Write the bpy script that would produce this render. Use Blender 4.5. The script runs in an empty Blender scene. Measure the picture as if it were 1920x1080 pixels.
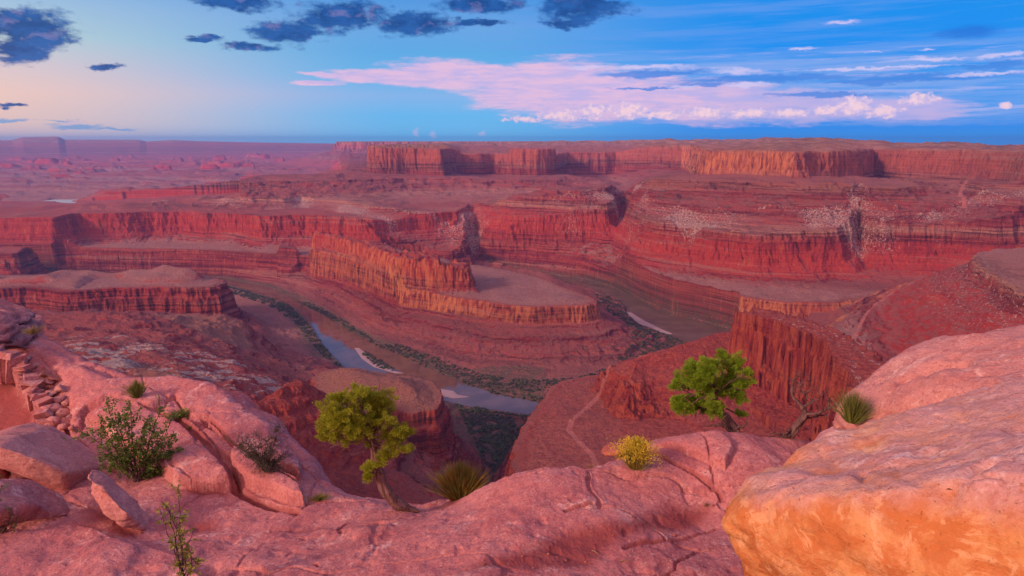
import bpy, bmesh, math, random
import numpy as np
from mathutils import Vector, Matrix
SC = bpy.context.scene
COL = SC.collection
rng = np.random.default_rng(7)
R = math.radians

# ------------------------------------------------------------------ camera, light, exposure
F = 1251.0                      # focal length in photo pixels (1920 wide)
HORIZON = 264.0
PITCH = math.atan((540 - HORIZON) / F)
cam_d = bpy.data.cameras.new('camera')
cam = bpy.data.objects.new('camera', cam_d)
COL.objects.link(cam)
cam.location = (0, 0, 0)
cam.rotation_euler = (math.pi / 2 - PITCH, 0, 0)
cam_d.sensor_width = 36.0
cam_d.lens = 36.0 * F / 1920.0
cam_d.clip_start = 0.1
cam_d.clip_end = 400000.0
SC.camera = cam
SUN_AZ, SUN_EL = -122.0, 24.0   # degrees from the view axis (+Y), clockwise positive
sun_d = bpy.data.lights.new('sun', 'SUN')
sun_d.energy = 3.4
sun_d.angle = R(9)
sun_d.color = (1.0, 0.64, 0.50)
sun = bpy.data.objects.new('sun', sun_d)
COL.objects.link(sun)
_sd = Vector((math.sin(R(SUN_AZ)) * math.cos(R(SUN_EL)), math.cos(R(SUN_AZ)) * math.cos(R(SUN_EL)), math.sin(R(SUN_EL))))
sun.rotation_euler = _sd.to_track_quat('Z', 'Y').to_euler()
vs = SC.view_settings
vs.view_transform = 'Standard'
vs.look = 'None'
vs.exposure = 0.0
vs.gamma = 1.0
vs.use_curve_mapping = False
SC.cycles.use_denoising = True
SC.cycles.max_bounces = 5
SC.cycles.diffuse_bounces = 3
SC.cycles.volume_bounces = 0
SC.cycles.transparent_max_bounces = 8
SC.cycles.caustics_reflective = False
SC.cycles.caustics_refractive = False

def ray(px, py):
    u = (px - 960.0) / F
    v = -(py - 540.0) / F
    cp, sp = math.cos(PITCH), math.sin(PITCH)
    return np.array((u, cp + v * sp, -sp + v * cp))
def at_z(px, py, z):            # the point at height z seen at that place
    d = ray(px, py)
    return d * (z / d[2])
def at_d(px, py, dist):         # the point at that horizontal distance
    d = ray(px, py)
    return d * (dist / math.hypot(d[0], d[1]))
def angles(px, py):
    d = ray(px, py)
    return math.degrees(math.atan2(d[0], d[1])), math.degrees(math.atan2(d[2], math.hypot(d[0], d[1])))

def srgb(r, g, b):
    def c(v):
        v = v / 255.0
        return v / 12.92 if v <= 0.04045 else ((v + 0.055) / 1.055) ** 2.4
    return (c(r), c(g), c(b), 1.0)

# ------------------------------------------------------------------ node helpers
class NT:
    def __init__(self, tree):
        self.t = tree; self.n = tree.nodes; self.l = tree.links
        self.n.clear()
    def node(self, kind, **kw):
        n = self.n.new(kind)
        for k, v in kw.items():
            setattr(n, k, v)
        return n
    def put(self, sock, v):
        if isinstance(v, bpy.types.NodeSocket):
            self.l.new(v, sock)
        elif v is not None:
            sock.default_value = v
    def math(self, op, a, b=None, c=None, clamp=False):
        n = self.node('ShaderNodeMath', operation=op, use_clamp=clamp)
        self.put(n.inputs[0], a)
        if b is not None: self.put(n.inputs[1], b)
        if c is not None: self.put(n.inputs[2], c)
        return n.outputs[0]
    def vmath(self, op, a, b=None):
        n = self.node('ShaderNodeVectorMath', operation=op)
        self.put(n.inputs[0], a)
        if b is not None: self.put(n.inputs[1], b)
        return n.outputs['Value'] if op in ('LENGTH', 'DOT_PRODUCT', 'DISTANCE') else n.outputs[0]
    def smooth(self, v, lo, hi, a=0.0, b=1.0):
        n = self.node('ShaderNodeMapRange', interpolation_type='SMOOTHSTEP')
        self.put(n.inputs[0], v)
        self.put(n.inputs[1], lo); self.put(n.inputs[2], hi); self.put(n.inputs[3], a); self.put(n.inputs[4], b)
        return n.outputs[0]
    def lin(self, v, lo, hi, a=0.0, b=1.0):
        n = self.node('ShaderNodeMapRange')
        self.put(n.inputs[0], v)
        self.put(n.inputs[1], lo); self.put(n.inputs[2], hi); self.put(n.inputs[3], a); self.put(n.inputs[4], b)
        return n.outputs[0]
    def noise(self, vec, scale, detail=4, rough=0.55, dist=0.0, dim='3D', out=0):
        n = self.node('ShaderNodeTexNoise', noise_dimensions=dim)
        self.put(n.inputs['Vector'], vec)
        n.inputs['Scale'].default_value = scale
        n.inputs['Detail'].default_value = detail
        n.inputs['Roughness'].default_value = rough
        n.inputs['Distortion'].default_value = dist
        return n.outputs[out]
    def voronoi(self, vec, scale, feature='F1', out='Distance', rand=1.0):
        n = self.node('ShaderNodeTexVoronoi', feature=feature)
        self.put(n.inputs['Vector'], vec)
        n.inputs['Scale'].default_value = scale
        n.inputs['Randomness'].default_value = rand
        return n.outputs[out]
    def mix(self, f, a, b, blend='MIX'):
        n = self.node('ShaderNodeMix', data_type='RGBA', blend_type=blend)
        self.put(n.inputs[0], f); self.put(n.inputs[6], a); self.put(n.inputs[7], b)
        return n.outputs[2]
    def ramp(self, f, stops, interp='LINEAR'):
        n = self.node('ShaderNodeValToRGB')
        r = n.color_ramp; r.interpolation = interp
        while len(r.elements) > 1: r.elements.remove(r.elements[-1])
        r.elements[0].position = stops[0][0]; r.elements[0].color = stops[0][1]
        for p, c in stops[1:]:
            e = r.elements.new(p); e.color = c
        self.put(n.inputs[0], f)
        return n.outputs[0]
    def comb(self, x, y, z):
        n = self.node('ShaderNodeCombineXYZ')
        self.put(n.inputs[0], x); self.put(n.inputs[1], y); self.put(n.inputs[2], z)
        return n.outputs[0]
    def scale(self, vec, s):
        return self.vmath('MULTIPLY', vec, s)
    def attr(self, name, out='Fac'):
        n = self.node('ShaderNodeAttribute', attribute_name=name)
        return n.outputs[out]
    def bump(self, h, strength, dist, normal=None):
        n = self.node('ShaderNodeBump')
        n.inputs['Strength'].default_value = strength
        n.inputs['Distance'].default_value = dist
        self.put(n.inputs['Height'], h)
        if normal is not None: self.put(n.inputs['Normal'], normal)
        return n.outputs[0]

def material(name):
    m = bpy.data.materials.new(name)
    m.use_nodes = True
    return m, NT(m.node_tree)
def finish(t, color, rough=0.9, normal=None, spec=0.15):
    b = t.node('ShaderNodeBsdfPrincipled')
    t.put(b.inputs['Base Color'], color)
    t.put(b.inputs['Roughness'], rough)
    b.inputs['Specular IOR Level'].default_value = spec
    if normal is not None: t.put(b.inputs['Normal'], normal)
    o = t.node('ShaderNodeOutputMaterial')
    t.l.new(b.outputs[0], o.inputs[0])
    return b

# ------------------------------------------------------------------ sky
world = bpy.data.worlds.new('World')
SC.world = world
world.use_nodes = True
def build_sky():
    t = NT(world.node_tree)
    tc = t.node('ShaderNodeTexCoord')
    d = tc.outputs['Generated']
    sep = t.node('ShaderNodeSeparateXYZ'); t.put(sep.inputs[0], d)
    x, y, z = sep.outputs
    az = t.math('MULTIPLY', t.math('ARCTAN2', x, y), 57.29578)
    el = t.math('MULTIPLY', t.math('ARCSINE', z), 57.29578)
    # clear air: three upright gradients, blended along the azimuth
    e = t.lin(el, 0.0, 40.0)
    k = 1 / 40.0
    left = t.ramp(e, [(0, srgb(214, 186, 196)), (1.2 * k, srgb(240, 198, 184)), (3.2 * k, srgb(246, 202, 186)), (5 * k, srgb(226, 202, 202)), (7 * k, srgb(190, 210, 212)), (9.5 * k, srgb(160, 192, 222)), (12.5 * k, srgb(96, 172, 226)), (1, srgb(120, 150, 215))])
    mid = t.ramp(e, [(0, srgb(112, 190, 242)), (2 * k, srgb(100, 184, 240)), (3.6 * k, srgb(132, 180, 234)), (5 * k, srgb(96, 178, 234)), (7 * k, srgb(92, 168, 228)), (9 * k, srgb(104, 164, 226)), (12.5 * k, srgb(52, 138, 220)), (1, srgb(120, 140, 210))])
    right = t.ramp(e, [(0, srgb(34, 156, 246)), (1.0 * k, srgb(0, 138, 240)), (2 * k, srgb(44, 146, 238)), (5 * k, srgb(44, 146, 236)), (7 * k, srgb(0, 140, 238)), (9 * k, srgb(0, 140, 236)), (12.5 * k, srgb(24, 138, 232)), (1, srgb(120, 140, 210))])
    c = t.mix(t.smooth(az, -42, -8), left, mid)
    c = t.mix(t.smooth(az, -4, 20), c, right)
    # afterglow of the low sun to the left and behind the viewer
    sunv = (math.sin(R(SUN_AZ - 30)), math.cos(R(SUN_AZ - 30)), 0.45)
    dot = t.vmath('DOT_PRODUCT', d, sunv)
    glow = t.math('MULTIPLY', t.smooth(dot, 0.0, 0.95), t.smooth(el, -5, 4))
    c = t.mix(glow, c, (1.45, 0.76, 0.76, 1))
    # --- clouds
    uv = t.comb(az, el, 0.0)
    def cn(sx, sy, detail, rough, out=0, w=0.0):
        return t.noise(t.vmath('ADD', t.scale(uv, (sx, sy, 1)), (w, w * 0.7, w)), 1.0, detail, rough, out=out)
    w1 = t.vmath('MULTIPLY', t.vmath('SUBTRACT', cn(0.16, 0.5, 4, 0.6, 1), (0.5, 0.5, 0.5)), (8.0, 1.8, 0))
    w2 = t.vmath('MULTIPLY', t.vmath('SUBTRACT', cn(0.75, 1.9, 4, 0.65, 1, 4.0), (0.5, 0.5, 0.5)), (2.2, 0.9, 0))
    puff = cn(0.8, 1.3, 6, 0.68)
    puffs = cn(1.9, 2.6, 4, 0.6, 0, 30.0)
    puff2 = cn(0.55, 1.1, 4, 0.6, 0, 9.0)
    fine = cn(0.30, 1.9, 5, 0.66, 0, 2.0)
    streak = cn(0.07, 1.15, 5, 0.62, 0, 6.0)
    streak2 = cn(0.13, 2.4, 5, 0.64, 0, 13.0)
    def warped(a, b):
        return t.vmath('ADD', t.vmath('ADD', uv, t.scale(w1, (a, a, 0))), t.scale(w2, (b, b, 0)))
    def field(cl, src):
        best = None
        for (px, py, rx, ry, rot) in cl:
            a, b = angles(px, py)
            a2, _ = angles(px + rx, py); _, b2 = angles(px, py - ry)
            m = t.node('ShaderNodeMapping', vector_type='TEXTURE')
            m.inputs['Location'].default_value = (a, b, 0)
            m.inputs['Rotation'].default_value = (0, 0, R(rot))
            m.inputs['Scale'].default_value = (a2 - a, b2 - b, 1)
            t.put(m.inputs[0], src)
            ln = t.vmath('LENGTH', m.outputs[0])
            best = ln if best is None else t.math('SMOOTH_MIN', best, ln, 0.2)
        return t.math('SUBTRACT', 1.0, best)
    def edge(f, nz, amp, lo, hi):
        return t.smooth(t.math('ADD', f, t.math('MULTIPLY', t.math('SUBTRACT', nz, 0.5), amp)), lo, hi)
    def lay(c, m, k, col):
        return t.mix(t.math('MULTIPLY', m, k), c, col)
    # lavender veil over the whole right side, thicker low down
    veil = t.math('MULTIPLY', t.smooth(az, -1, 9), t.math('MULTIPLY', t.smooth(el, 0.9, 2.4), t.smooth(el, 7.6, 5.6)))
    c = lay(c, t.math('MULTIPLY', veil, t.smooth(streak, 0.33, 0.62)), 0.80, srgb(132, 168, 236))
    c = lay(c, t.math('MULTIPLY', veil, t.smooth(streak2, 0.50, 0.66)), 0.55, srgb(196, 190, 240))
    high = t.math('MULTIPLY', t.smooth(az, -16, 6), t.math('MULTIPLY', t.smooth(el, 6.0, 8.5), t.smooth(streak, 0.42, 0.66)))
    c = lay(c, high, 0.50, srgb(110, 156, 234))
    # pink anvil
    anvil = field([(600, 154, 60, 7, 0), (620, 140, 70, 6, -3), (740, 145, 160, 20, -2), (880, 142, 190, 36, -4), (1010, 160, 170, 58, 8), (1130, 182, 200, 58, 6), (1310, 192, 190, 52, 0), (1500, 200, 200, 38, 0), (1680, 206, 170, 28, 0)], warped(0.32, 0.35))
    am = edge(anvil, fine, 0.9, 0.02, 0.42)
    c = lay(c, am, 0.92, t.mix(t.smooth(fine, 0.36, 0.62), srgb(200, 180, 230), srgb(234, 190, 222)))
    c = lay(c, t.math('MULTIPLY', am, t.smooth(az, 12, 24)), 0.45, srgb(140, 164, 236))
    # slate bands inside the bank
    band = field([(1230, 137, 120, 8, 0), (1420, 150, 230, 10, 0), (1700, 146, 260, 9, 0), (1320, 160, 60, 5, 0), (1860, 122, 120, 9, -2), (1540, 178, 150, 7, 0), (1220, 164, 90, 4, 0)], warped(0.4, 0.9))
    c = lay(c, edge(band, streak2, 1.4, -0.05, 0.6), 0.85, srgb(58, 130, 224))
    wis = field([(1215, 125, 90, 5, 0), (1385, 133, 70, 9, -4), (1640, 128, 230, 3.6, 0), (1850, 137, 140, 4, 1), (1508, 92, 42, 4, 0), (1738, 94, 28, 4, -3), (1760, 110, 80, 5, -2), (1880, 104, 80, 5, 2), (1640, 99, 20, 2.4, 0), (1400, 159, 60, 6, 0), (1290, 162, 40, 4, 0), (1580, 42, 44, 5, 0), (1100, 125, 60, 5, 0)], warped(0.15, 0.8))
    c = lay(c, edge(wis, fine, 1.3, 0.0, 0.8), 0.80, srgb(212, 202, 242))
    # cumulus row
    cum = field([(985, 224, 50, 6, 2), (1050, 216, 52, 11, 2), (1115, 209, 38, 16, 0), (1180, 208, 44, 17, 0), (1245, 215, 54, 10, 0), (1320, 212, 44, 12, 0), (1400, 212, 64, 9, 0), (1480, 212, 54, 9, 0), (1550, 207, 36, 11, 0), (1600, 198, 40, 22, 0), (1655, 208, 50, 15, 0), (1720, 186, 42, 14, 0), (1885, 196, 18, 7, 0), (1885, 196, 18, 7, 0)], t.vmath('ADD', uv, t.scale(w2, (0.5, 0.6, 0))))
    c = lay(c, edge(cum, puffs, 2.2, 0.0, 0.4), 0.88, t.mix(edge(cum, puffs, 3.4, 0.0, 1.0), srgb(206, 186, 230), srgb(255, 214, 222)))
    tiny = field([(779, 250, 8, 13, 0), (812, 253, 9, 11, 0), (905, 250, 12, 7, 0)], t.vmath('ADD', uv, t.scale(w2, (0.5, 0.6, 0))))
    c = lay(c, edge(tiny, puffs, 1.6, 0.1, 0.8), 0.5, srgb(214, 196, 234))
    base = field([(1300, 228, 330, 5, 0), (1700, 232, 260, 7, 0)], warped(0.2, 0.4))
    c = lay(c, edge(base, fine, 1.2, 0.0, 0.8), 0.6, srgb(126, 160, 236))
    # pale clouds low on the left
    low = field([(140, 236, 66, 7, 0), (215, 241, 60, 4, 0), (25, 226, 50, 4, 0), (110, 226, 48, 3, 2)], warped(0.2, 0.8))
    c = lay(c, edge(low, fine, 1.3, 0.0, 0.7), 0.85, srgb(120, 160, 212))
    lowt = field([(135, 229, 36, 5, 0)], warped(0.1, 0.6))
    c = lay(c, edge(lowt, puff, 2.0, 0.0, 0.6), 0.8, srgb(214, 188, 206))
    # dark clouds above
    dark = field([(45, 50, 112, 46, 2), (25, 88, 70, 36, 0), (440, 6, 95, 19, 0), (385, 71, 40, 8, 0), (465, 86, 60, 11, -3), (540, 60, 84, 30, 3), (640, 30, 100, 33, 7), (770, 42, 92, 26, 0), (900, 8, 90, 20, 0), (890, 42, 90, 8, 0), (1090, 12, 92, 28, 0), (1065, 42, 50, 14, 0), (192, 122, 36, 7, 0), (12, 195, 32, 6, 0)], warped(0.55, 0.9))
    dm = edge(dark, t.math('ADD', t.math('MULTIPLY', puff, 0.45), t.math('MULTIPLY', puff2, 0.55)), 2.3, -0.10, 0.50)
    dc = t.mix(t.smooth(puff2, 0.38, 0.62), srgb(8, 64, 138), srgb(28, 88, 166))
    dc = t.mix(t.math('MULTIPLY', t.smooth(cn(0.5, 1.0, 4, 0.62, 0, 21.0), 0.52, 0.66), t.math('MULTIPLY', t.smooth(az, 8, -6), 0.55)), dc, srgb(134, 124, 178))
    c = lay(c, dm, 0.95, dc)
    lens = field([(1812, 62, 84, 17, 0)], warped(0.3, 0.4))
    c = lay(c, edge(lens, fine, 1.0, 0.0, 0.8), 0.75, t.mix(t.smooth(el, 8.9, 9.5), srgb(20, 110, 214), srgb(150, 160, 232)))
    # below the horizon: dull red ground light
    c = t.mix(t.smooth(el, -0.6, -3.0), c, (0.30, 0.13, 0.13, 1))
    # physical sky of the same low sun, added faintly
    sk = t.node('ShaderNodeTexSky', sky_type='NISHITA', sun_disc=False)
    sk.sun_elevation = R(SUN_EL); sk.sun_rotation = R(SUN_AZ)
    sk.altitude = 1800
    b1 = t.node('ShaderNodeBackground'); t.put(b1.inputs[0], c); b1.inputs[1].default_value = 1.0
    b2 = t.node('ShaderNodeBackground'); t.put(b2.inputs[0], sk.outputs[0]); b2.inputs[1].default_value = 0.004
    ad = t.node('ShaderNodeAddShader'); t.l.new(b1.outputs[0], ad.inputs[0]); t.l.new(b2.outputs[0], ad.inputs[1])
    o = t.node('ShaderNodeOutputWorld'); t.l.new(ad.outputs[0], o.inputs[0])
build_sky()

# ------------------------------------------------------------------ object helpers
def tag(o, label=None, cat=None, group=None, kind=None):
    if label: o['label'] = label
    if cat: o['category'] = cat
    if group: o['group'] = group
    if kind: o['kind'] = kind
    return o
def empty(name, loc, label, cat, group=None):
    o = bpy.data.objects.new(name, None)
    COL.objects.link(o)
    o.location = tuple(float(v) for v in loc)
    o.empty_display_size = 0.1
    return tag(o, label, cat, group)
def mesh_np(name, verts, faces, mat, parent=None, smooth=False, attrs=None, origin=None):
    """verts (n,3); faces list of (m,k) int arrays; verts are in world space unless parent (then relative to parent's location)."""
    verts = np.asarray(verts, dtype=np.float32)
    if parent is not None:
        verts = verts - np.array(parent.location, dtype=np.float32)
    elif origin is not None:
        verts = verts - np.asarray(origin, dtype=np.float32)
    me = bpy.data.meshes.new(name)
    if not isinstance(faces, list): faces = [faces]
    faces = [np.asarray(f, dtype=np.int32) for f in faces if len(f)]
    nl = sum(f.size for f in faces); nf = sum(len(f) for f in faces)
    me.vertices.add(len(verts)); me.loops.add(nl); me.polygons.add(nf)
    me.vertices.foreach_set('co', verts.ravel())
    me.loops.foreach_set('vertex_index', np.concatenate([f.ravel() for f in faces]))
    tot = np.concatenate([np.full(len(f), f.shape[1], dtype=np.int32) for f in faces])
    st = np.concatenate(([0], np.cumsum(tot)[:-1])).astype(np.int32)
    me.polygons.foreach_set('loop_start', st)
    me.polygons.foreach_set('use_smooth', np.full(nf, smooth))
    if attrs:
        for k, v in attrs.items():
            a = me.attributes.new(k, 'FLOAT', 'POINT')
            a.data.foreach_set('value', np.asarray(v, dtype=np.float32))
    me.update(calc_edges=True)
    me.validate()
    o = bpy.data.objects.new(name, me)
    COL.objects.link(o)
    if parent is not None: o.parent = parent
    elif origin is not None: o.location = tuple(float(v) for v in origin)
    if mat: me.materials.append(mat)
    return o

# ------------------------------------------------------------------ noise and distance fields
_perm = np.random.default_rng(11).permutation(512).astype(np.int64)
_g3 = np.random.default_rng(12).normal(size=(512, 3)); _g3 /= np.linalg.norm(_g3, axis=1)[:, None]
_ga = np.random.default_rng(13).uniform(0, 2 * math.pi, 512)
_g2 = np.stack((np.cos(_ga), np.sin(_ga)), 1)
def perlin2(x, y, seed=0):
    xi = np.floor(x); yi = np.floor(y)
    fx = x - xi; fy = y - yi
    xi = xi.astype(np.int64); yi = yi.astype(np.int64)
    u = fx * fx * fx * (fx * (fx * 6 - 15) + 10); v = fy * fy * fy * (fy * (fy * 6 - 15) + 10)
    def g(i, j):
        h = _perm[(_perm[(xi + i + seed * 37) & 511] + yi + j) & 511]
        return _g2[h, 0] * (fx - i) + _g2[h, 1] * (fy - j)
    a = g(0, 0); b = g(1, 0); c = g(0, 1); d_ = g(1, 1)
    p = a + u * (b - a); q = c + u * (d_ - c)
    return (p + v * (q - p)) * 1.5
def fbm2(x, y, octaves=4, seed=0, gain=0.5, lac=2.03):
    s = np.zeros_like(x); a = 1.0
    for o in range(octaves):
        s += a * perlin2(x, y, seed + o); x = x * lac + 17.3; y = y * lac - 9.1; a *= gain
    return s
def ridge2(x, y, octaves=4, seed=0, gain=0.5):
    s = np.zeros_like(x); a = 1.0
    for o in range(octaves):
        s += a * (1 - 2 * np.abs(perlin2(x, y, seed + o))); x = x * 2.03 + 17.3; y = y * 2.03 - 9.1; a *= gain
    return s
def perlin3(p, seed=0):
    i = np.floor(p).astype(np.int64); f = p - i
    w = f * f * f * (f * (f * 6 - 15) + 10)
    r = 0
    for a in (0, 1):
        for b in (0, 1):
            for c in (0, 1):
                h = _perm[(_perm[(_perm[(i[:, 0] + a + seed * 31) & 511] + i[:, 1] + b) & 511] + i[:, 2] + c) & 511]
                g = _g3[h]
                dt = g[:, 0] * (f[:, 0] - a) + g[:, 1] * (f[:, 1] - b) + g[:, 2] * (f[:, 2] - c)
                r = r + dt * (w[:, 0] if a else 1 - w[:, 0]) * (w[:, 1] if b else 1 - w[:, 1]) * (w[:, 2] if c else 1 - w[:, 2])
    return r * 1.5
def fbm3(p, octaves=4, seed=0, gain=0.5):
    s = 0; a = 1.0
    for o in range(octaves):
        s = s + a * perlin3(p, seed + o); p = p * 2.03 + 5.7; a *= gain
    return s
def sd_poly(X, Y, poly):         # signed distance, positive inside
    P = np.asarray(poly, dtype=np.float64)
    best = np.full(X.shape, 1e18); inside = np.zeros(X.shape, bool)
    n = len(P)
    for i in range(n):
        ax, ay = P[i]; bx, by = P[(i + 1) % n]
        ex, ey = bx - ax, by - ay
        L = ex * ex + ey * ey + 1e-9
        tt = np.clip(((X - ax) * ex + (Y - ay) * ey) / L, 0, 1)
        dd = (X - ax - tt * ex) ** 2 + (Y - ay - tt * ey) ** 2
        np.minimum(best, dd, out=best)
        cr = (ay > Y) != (by > Y)
        xc = ax + (Y - ay) * (ex / (ey if abs(ey) > 1e-9 else 1e-9))
        inside ^= cr & (X < xc)
    dd = np.sqrt(best)
    return np.where(inside, dd, -dd)
def d_line(X, Y, line):          # distance to an open polyline
    P = np.asarray(line, dtype=np.float64)
    best = np.full(X.shape, 1e18)
    for i in range(len(P) - 1):
        ax, ay = P[i]; ex, ey = P[i + 1] - P[i]
        tt = np.clip(((X - ax) * ex + (Y - ay) * ey) / (ex * ex + ey * ey + 1e-9), 0, 1)
        np.minimum(best, (X - ax - tt * ex) ** 2 + (Y - ay - tt * ey) ** 2, out=best)
    return np.sqrt(best)
def smoothstep(v, a, b):
    t = np.clip((v - a) / (b - a), 0, 1)
    return t * t * (3 - 2 * t)
def tps(points, smooth=0.0):
    P = np.asarray(points, dtype=np.float64)
    xy = P[:, :2]; sc = np.abs(xy).max()
    xy = xy / sc
    n = len(P)
    d2 = ((xy[:, None] - xy[None]) ** 2).sum(-1)
    K = 0.5 * d2 * np.log(d2 + 1e-12) + smooth * np.eye(n)
    A = np.zeros((n + 3, n + 3)); A[:n, :n] = K
    A[:n, n] = 1; A[:n, n + 1:] = xy; A[n, :n] = 1; A[n + 1:, :n] = xy.T
    w = np.linalg.solve(A, np.concatenate((P[:, 2], [0, 0, 0])))
    def f(X, Y):
        x = X / sc; y = Y / sc
        s = w[n] + w[n + 1] * x + w[n + 2] * y
        for i in range(n):
            d = (x - xy[i, 0]) ** 2 + (y - xy[i, 1]) ** 2
            s = s + w[i] * 0.5 * d * np.log(d + 1e-12)
        return s
    return f
def pz(z, *pts):                 # outline seen at those places, at height z, in plan
    return [tuple(at_z(a, b, z)[:2]) for a, b in pts]
def pd(*pts):
    return [tuple(at_d(a, 300, dd)[:2]) for a, dd in pts]
# ------------------------------------------------------------------ canyon: outlines in plan
WZ = -600.0
bank_near = [(-400, 524), (200, 522), (412, 530), (470, 546), (520, 562), (555, 580), (580, 605), (600, 640), (620, 665), (645, 690), (700, 722), (770, 742), (830, 752), (880, 764), (940, 772), (990, 779), (1060, 790), (1140, 794), (1230, 775), (1310, 735), (1355, 690), (1385, 645), (1380, 622)]
bank_far_b = [(1330, 608), (1260, 592), (1200, 566), (1150, 540), (1100, 524), (1030, 514), (1000, 510), (940, 504), (900, 500)]
bank_pen = [(900, 503), (960, 509), (1020, 519), (1060, 533), (1110, 551), (1150, 566), (1170, 578), (1174, 592), (1202, 610), (1262, 632), (1288, 642), (1262, 664), (1200, 716), (1100, 746), (1010, 752), (940, 739), (880, 720), (820, 697), (760, 667), (700, 642), (650, 617), (610, 592), (560, 563), (500, 536), (415, 521), (200, 514), (-400, 514)]
RIVER = pz(WZ, *(bank_near + bank_far_b + bank_pen))
RIVER2 = pz(-425, (100, 375.5), (125, 375), (147, 379), (136, 382), (108, 380))
PEN = pz(-480, (-700, 462), (0, 462), (150, 463), (350, 467), (470, 471), (590, 480), (680, 506), (740, 531), (765, 545), (800, 549), (850, 556), (900, 562), (945, 571), (1000, 575), (1050, 573), (1095, 571), (1116, 565), (1100, 554), (1055, 538), (1030, 528), (1005, 518), (950, 505), (900, 496), (860, 488), (760, 470), (560, 453), (300, 450), (0, 448), (-700, 446))
FAR480 = pz(-480, (-900, 456), (0, 456), (300, 454), (560, 456), (700, 462)) + pd((800, 3250), (860, 3330), (900, 3290), (1000, 3150), (1030, 3085), (1100, 2975), (1122, 2900), (1160, 2740), (1200, 2530)) + pz(-480, (1262, 529), (1330, 546), (1400, 561), (1480, 570), (1560, 571), (1622, 565), (1690, 556), (1720, 570), (2400, 570)) + [(9000, 2500), (60000, 20000), (60000, 90000), (-60000, 90000), (-60000, 20000), (-9000, 5000)]
RB = pz(-480, (965, 868), (967, 840), (985, 800), (1006, 770), (1040, 722), (1062, 713), (1120, 702), (1190, 692), (1280, 676), (1400, 648), (1500, 632), (1545, 622), (1562, 603), (1600, 590), (1660, 585), (1720, 560), (1800, 540), (2600, 560), (2600, 900), (1700, 930), (1400, 950), (1000, 935))
def slab_line(z, thick, *pts):   # an outline with its seen front edge and a back edge behind it
    fr = [at_z(a, b, z)[:2] for a, b in pts]
    bk = [p * (1 + thick / np.hypot(*p)) for p in fr]
    return [tuple(p) for p in fr] + [tuple(p) for p in bk[::-1]]
FIN = slab_line(-470, 95, (588, 483), (640, 494), (690, 509), (745, 530), (790, 538), (830, 541), (874, 540))
FINLOW = slab_line(-470, 140, (826, 543), (850, 543), (880, 542))
KNOB = pz(-470, (522, 476), (540, 478), (556, 476), (552, 470), (528, 469))
F340 = pz(-340, (-900, 424), (20, 422), (60, 411), (150, 399), (300, 396), (450, 399)) + pd((520, 3290), (640, 3190), (700, 3140), (770, 3080), (845, 3030), (860, 3070), (866, 3340), (885, 3460), (905, 3440), (925, 3220), (960, 3170), (1050, 3140), (1125, 3160), (1146, 3280), (1158, 3650), (1180, 3750), (1194, 3400), (1200, 2950), (1214, 2760), (1240, 2650), (1285, 2560)) + pz(-340, (1340, 448), (1400, 452), (1470, 456), (1555, 455), (1578, 447), (1590, 431), (1604, 431), (1618, 445), (1640, 448), (1720, 450), (1800, 454), (1850, 455), (1900, 448), (2400, 440)) + [(9000, 3500), (9000, 12000), (-9000, 12000)]
F300 = pz(-300, (262, 359), (300, 365), (400, 371), (530, 374.5), (560, 371), (640, 376)) + pd((690, 3330), (760, 3240), (850, 3280), (880, 3560), (925, 3360), (960, 3300), (1040, 3260), (1080, 3230), (1130, 3330), (1150, 3800), (1190, 3880), (1206, 3300), (1228, 2880), (1250, 2760)) + pz(-300, (1290, 411), (1320, 416), (1420, 419), (1500, 423), (1572, 423), (1588, 408), (1610, 408), (1624, 420), (1660, 424), (1720, 425), (1800, 419), (1850, 413), (1895, 414), (1920, 405), (2400, 400)) + [(9000, 4500), (9000, 12000), (600, 12000), (-600, 6500)]
TIER_A = pd((1042, 3380), (1130, 3290), (1290, 3060), (1400, 2960), (1520, 2900), (1640, 2980), (1690, 3160), (1650, 3600), (1610, 4300), (1300, 4400), (1292, 3560), (1150, 3640), (1060, 3600))
TIER_B = pd((300, 4350), (360, 4250), (480, 4150), (620, 4300), (760, 4400), (860, 4500), (960, 4400), (1030, 4350), (1040, 5200), (1000, 6500), (700, 7000), (420, 5100))
TIER_C = pd((1690, 4000), (1760, 3650), (1800, 3760), (1850, 3480), (1900, 3150), (2050, 2850), (2400, 2750), (2500, 6000), (1700, 6000))
WING = pd((694, 4950), (720, 4800), (828, 4650), (846, 5150), (930, 5200), (1000, 4750), (1030, 4800), (1060, 5700), (1150, 5900), (1230, 5600), (1300, 5200), (1322, 3280), (1370, 3180), (1440, 3120), (1492, 3060), (1535, 3250), (1590, 3500), (1625, 4300), (1700, 4050), (1800, 3850), (1880, 3500), (1940, 3350), (2100, 3000), (2500, 2900)) + pd((2500, 7000), (1930, 5600), (1660, 6000), (1640, 9500), (1000, 9500), (800, 8600), (740, 6500), (700, 5600))
FARM = pd((640, 13800), (665, 13000), (760, 12600), (900, 12200), (1000, 12500), (1100, 11800), (1300, 11000), (1420, 10800), (1500, 30000), (700, 30000), (646, 17000))
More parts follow.
